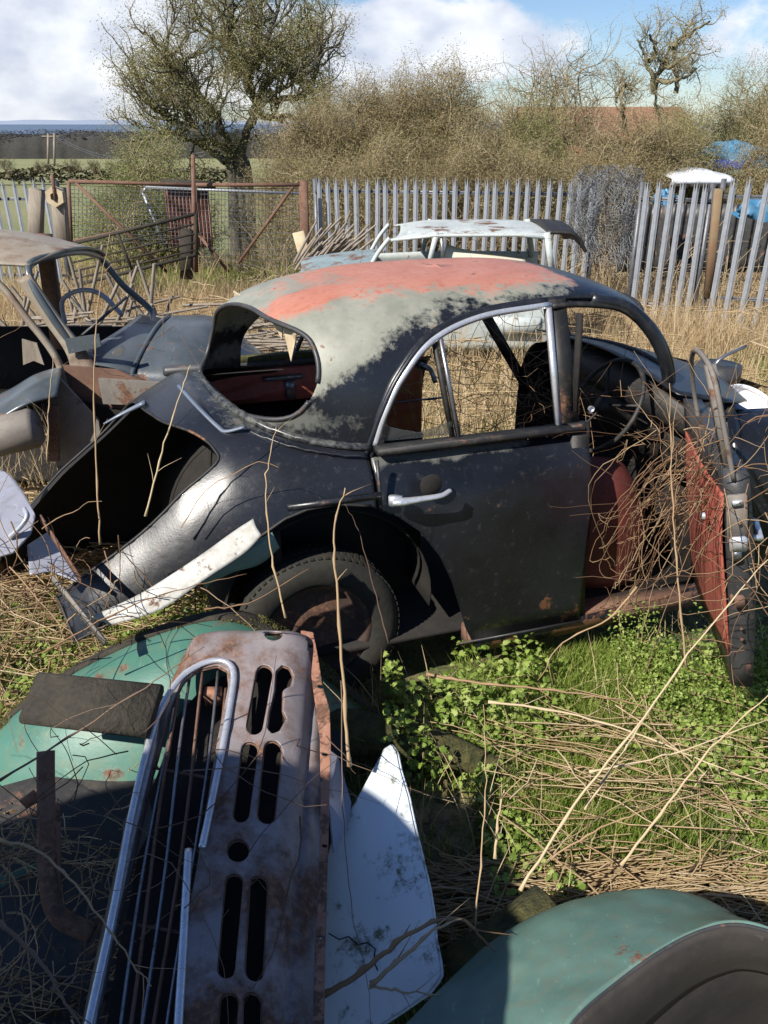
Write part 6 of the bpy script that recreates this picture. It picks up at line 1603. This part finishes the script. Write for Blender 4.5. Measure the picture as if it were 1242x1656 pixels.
# long loops hanging from the tangle to the sill
s_ = Sk()
for i in range(38):
    a = dc + rng.normal(0, 1, 3) * [.06, .10, .06] + [-.04, 0, .02]; e = a + [rng.uniform(-.22, .02), rng.uniform(-.1, .25), -rng.uniform(.25, .62)]
    m_ = (a + e) / 2 + rng.normal(0, .06, 3) + [-.05, 0, 0]; q2 = e + rng.normal(0, .05, 3) + [.04, 0, .05 * (i % 2)]
    P = cat([a, m_, e, q2], 6) + rng.normal(0, .003, (19, 3)); s_.tube(P, .0022, .0012, 3)
tag(s_.build('hanging_vines', M['bramble']), 'long looping dead vines hanging from the open door to the sill', 'vine')
inn = CO + CX * 1.75 + CY * .1 + [0, 0, .85]
tangle('dead_brambles', 'thin dark dead twigs growing inside the black car behind the windows', inn, (.38, .28, .16), 230, .0016, 'bramble', 2, L=(.25, .7), droop=-.3, stuffk=True)
tangle('dead_brambles', 'wiry twigs behind the far windows of the black car', CO + CX * 1.2 + CY * .75 + [0, 0, 1.0], (.5, .10, .12), 90, .0018, 'bramble', 4, L=(.2, .6), droop=-.4, stuffk=True)
tangle('dead_brambles', 'wiry dark brambles over the lavender panel and the pipe at the left', at(170, 1290, t=1.85), (.20, .14, .05), 34, .0016, 'twig_dark', 5, L=(.2, .6), droop=.1)
tangle('dead_brambles', 'pale twigs right of the open door in the shade of the front wing', at(1230, 900, t=2.2), (.05, .10, .14), 40, .0018, 'bramble', 6, L=(.2, .5), stuffk=True)
tangle('dead_brambles', 'thin brambles between the pale panel offcut and the boot', at(90, 930, t=2.5), (.16, .12, .08), 50, .0022, 'bramble', 7, L=(.2, .5), stuffk=True)
tangle('dead_brambles', 'scrap pit twigs under the chrome grille bars', at(220, 1450, t=2.05), (.2, .15, .04), 60, .0026, 'stalk', 8, L=(.1, .3), stuffk=True)
for (px, py, n, Y, lb) in [(525, 405, 26, 11.3, 'heap of grey sticks stacked at the left end of the long fence')]:
    s_ = Sk(); c = at(px, py, Y=Y)
    for i in range(46):
        a = c + [rng.uniform(-.4, .1), rng.uniform(-.3, .3), rng.uniform(-.35, -.1)]; s_.tube(np.array([a, a + [rng.uniform(.2, .6), 0, rng.uniform(.2, .6)]]), .02, .014, 5)
    tag(s_.build('stick_heap', M['wood_grey']), lb, 'stick heap')
s_ = Sk(); c = at(290, 530, Y=6.6)
for i in range(150):
    a = c + [rng.uniform(-1.5, .7), rng.uniform(-.5, .8), rng.uniform(-.35, .05)]; d = np.array([rng.uniform(.3, .9), rng.uniform(-.3, .3), rng.uniform(-.18, .12)])
    s_.tube(np.array([a, a + d]), .013, .010, 4)
tag(s_.build('stick_heap', M['wood_grey']), 'long pile of old laths lying in the straw behind the rusty car', 'stick heap')
s_ = Sk(); c = at(150, 480, Y=7.4)
for i in range(26):
    a = c + [rng.uniform(-.75, .5), rng.uniform(-.6, .8), -.5]; s_.tube(np.array([a, a + [rng.uniform(-.4, .5), 0, rng.uniform(.4, .85)]]), .022, .015, 5)
tag(s_.build('stick_heap', M['wood_grey']), 'upright old stakes seen through the windscreen of the rusty car', 'stick heap')
# upright dead stems among the straw
X, Y = scatter(420, -5, 6.5, 4.6, 11.5)
s_ = Sk()
for i in range(len(X)):
    z = float(gz(X[i], Y[i])); h = rng.uniform(.4, 1.0); d = rng.normal(0, .18, 2) * h
    s_.tube(np.array([[X[i], Y[i], z], [X[i] + d[0] * .4, Y[i] + d[1] * .4, z + h * .55], [X[i] + d[0], Y[i] + d[1], z + h]]), .0055, .003, 3)
s_.build('dead_stems', M['straw'], None, True)
X = rng.uniform(-1.6, 2.6, 260); Y = rng.uniform(12.6, 14.6, 260); s_ = Sk()
for i in range(len(X) * 5):
    x = rng.uniform(-2, 5.5); y = rng.uniform(11.9, 14.2); z = float(gz(x, y)); h = rng.uniform(.5, 1.7); P = [np.array([x, y, z])]; d = nrm([rng.normal(0, .5), rng.normal(0, .3), 1])
    for k in range(5): d = nrm(d + rng.normal(0, .3, 3) + [0, 0, -.08 * k]); P.append(P[-1] + d * h / 5)
    s_.tube(P, .008, .003, 3)
s_.build('dead_scrub', M['twig_pale'], None, True)
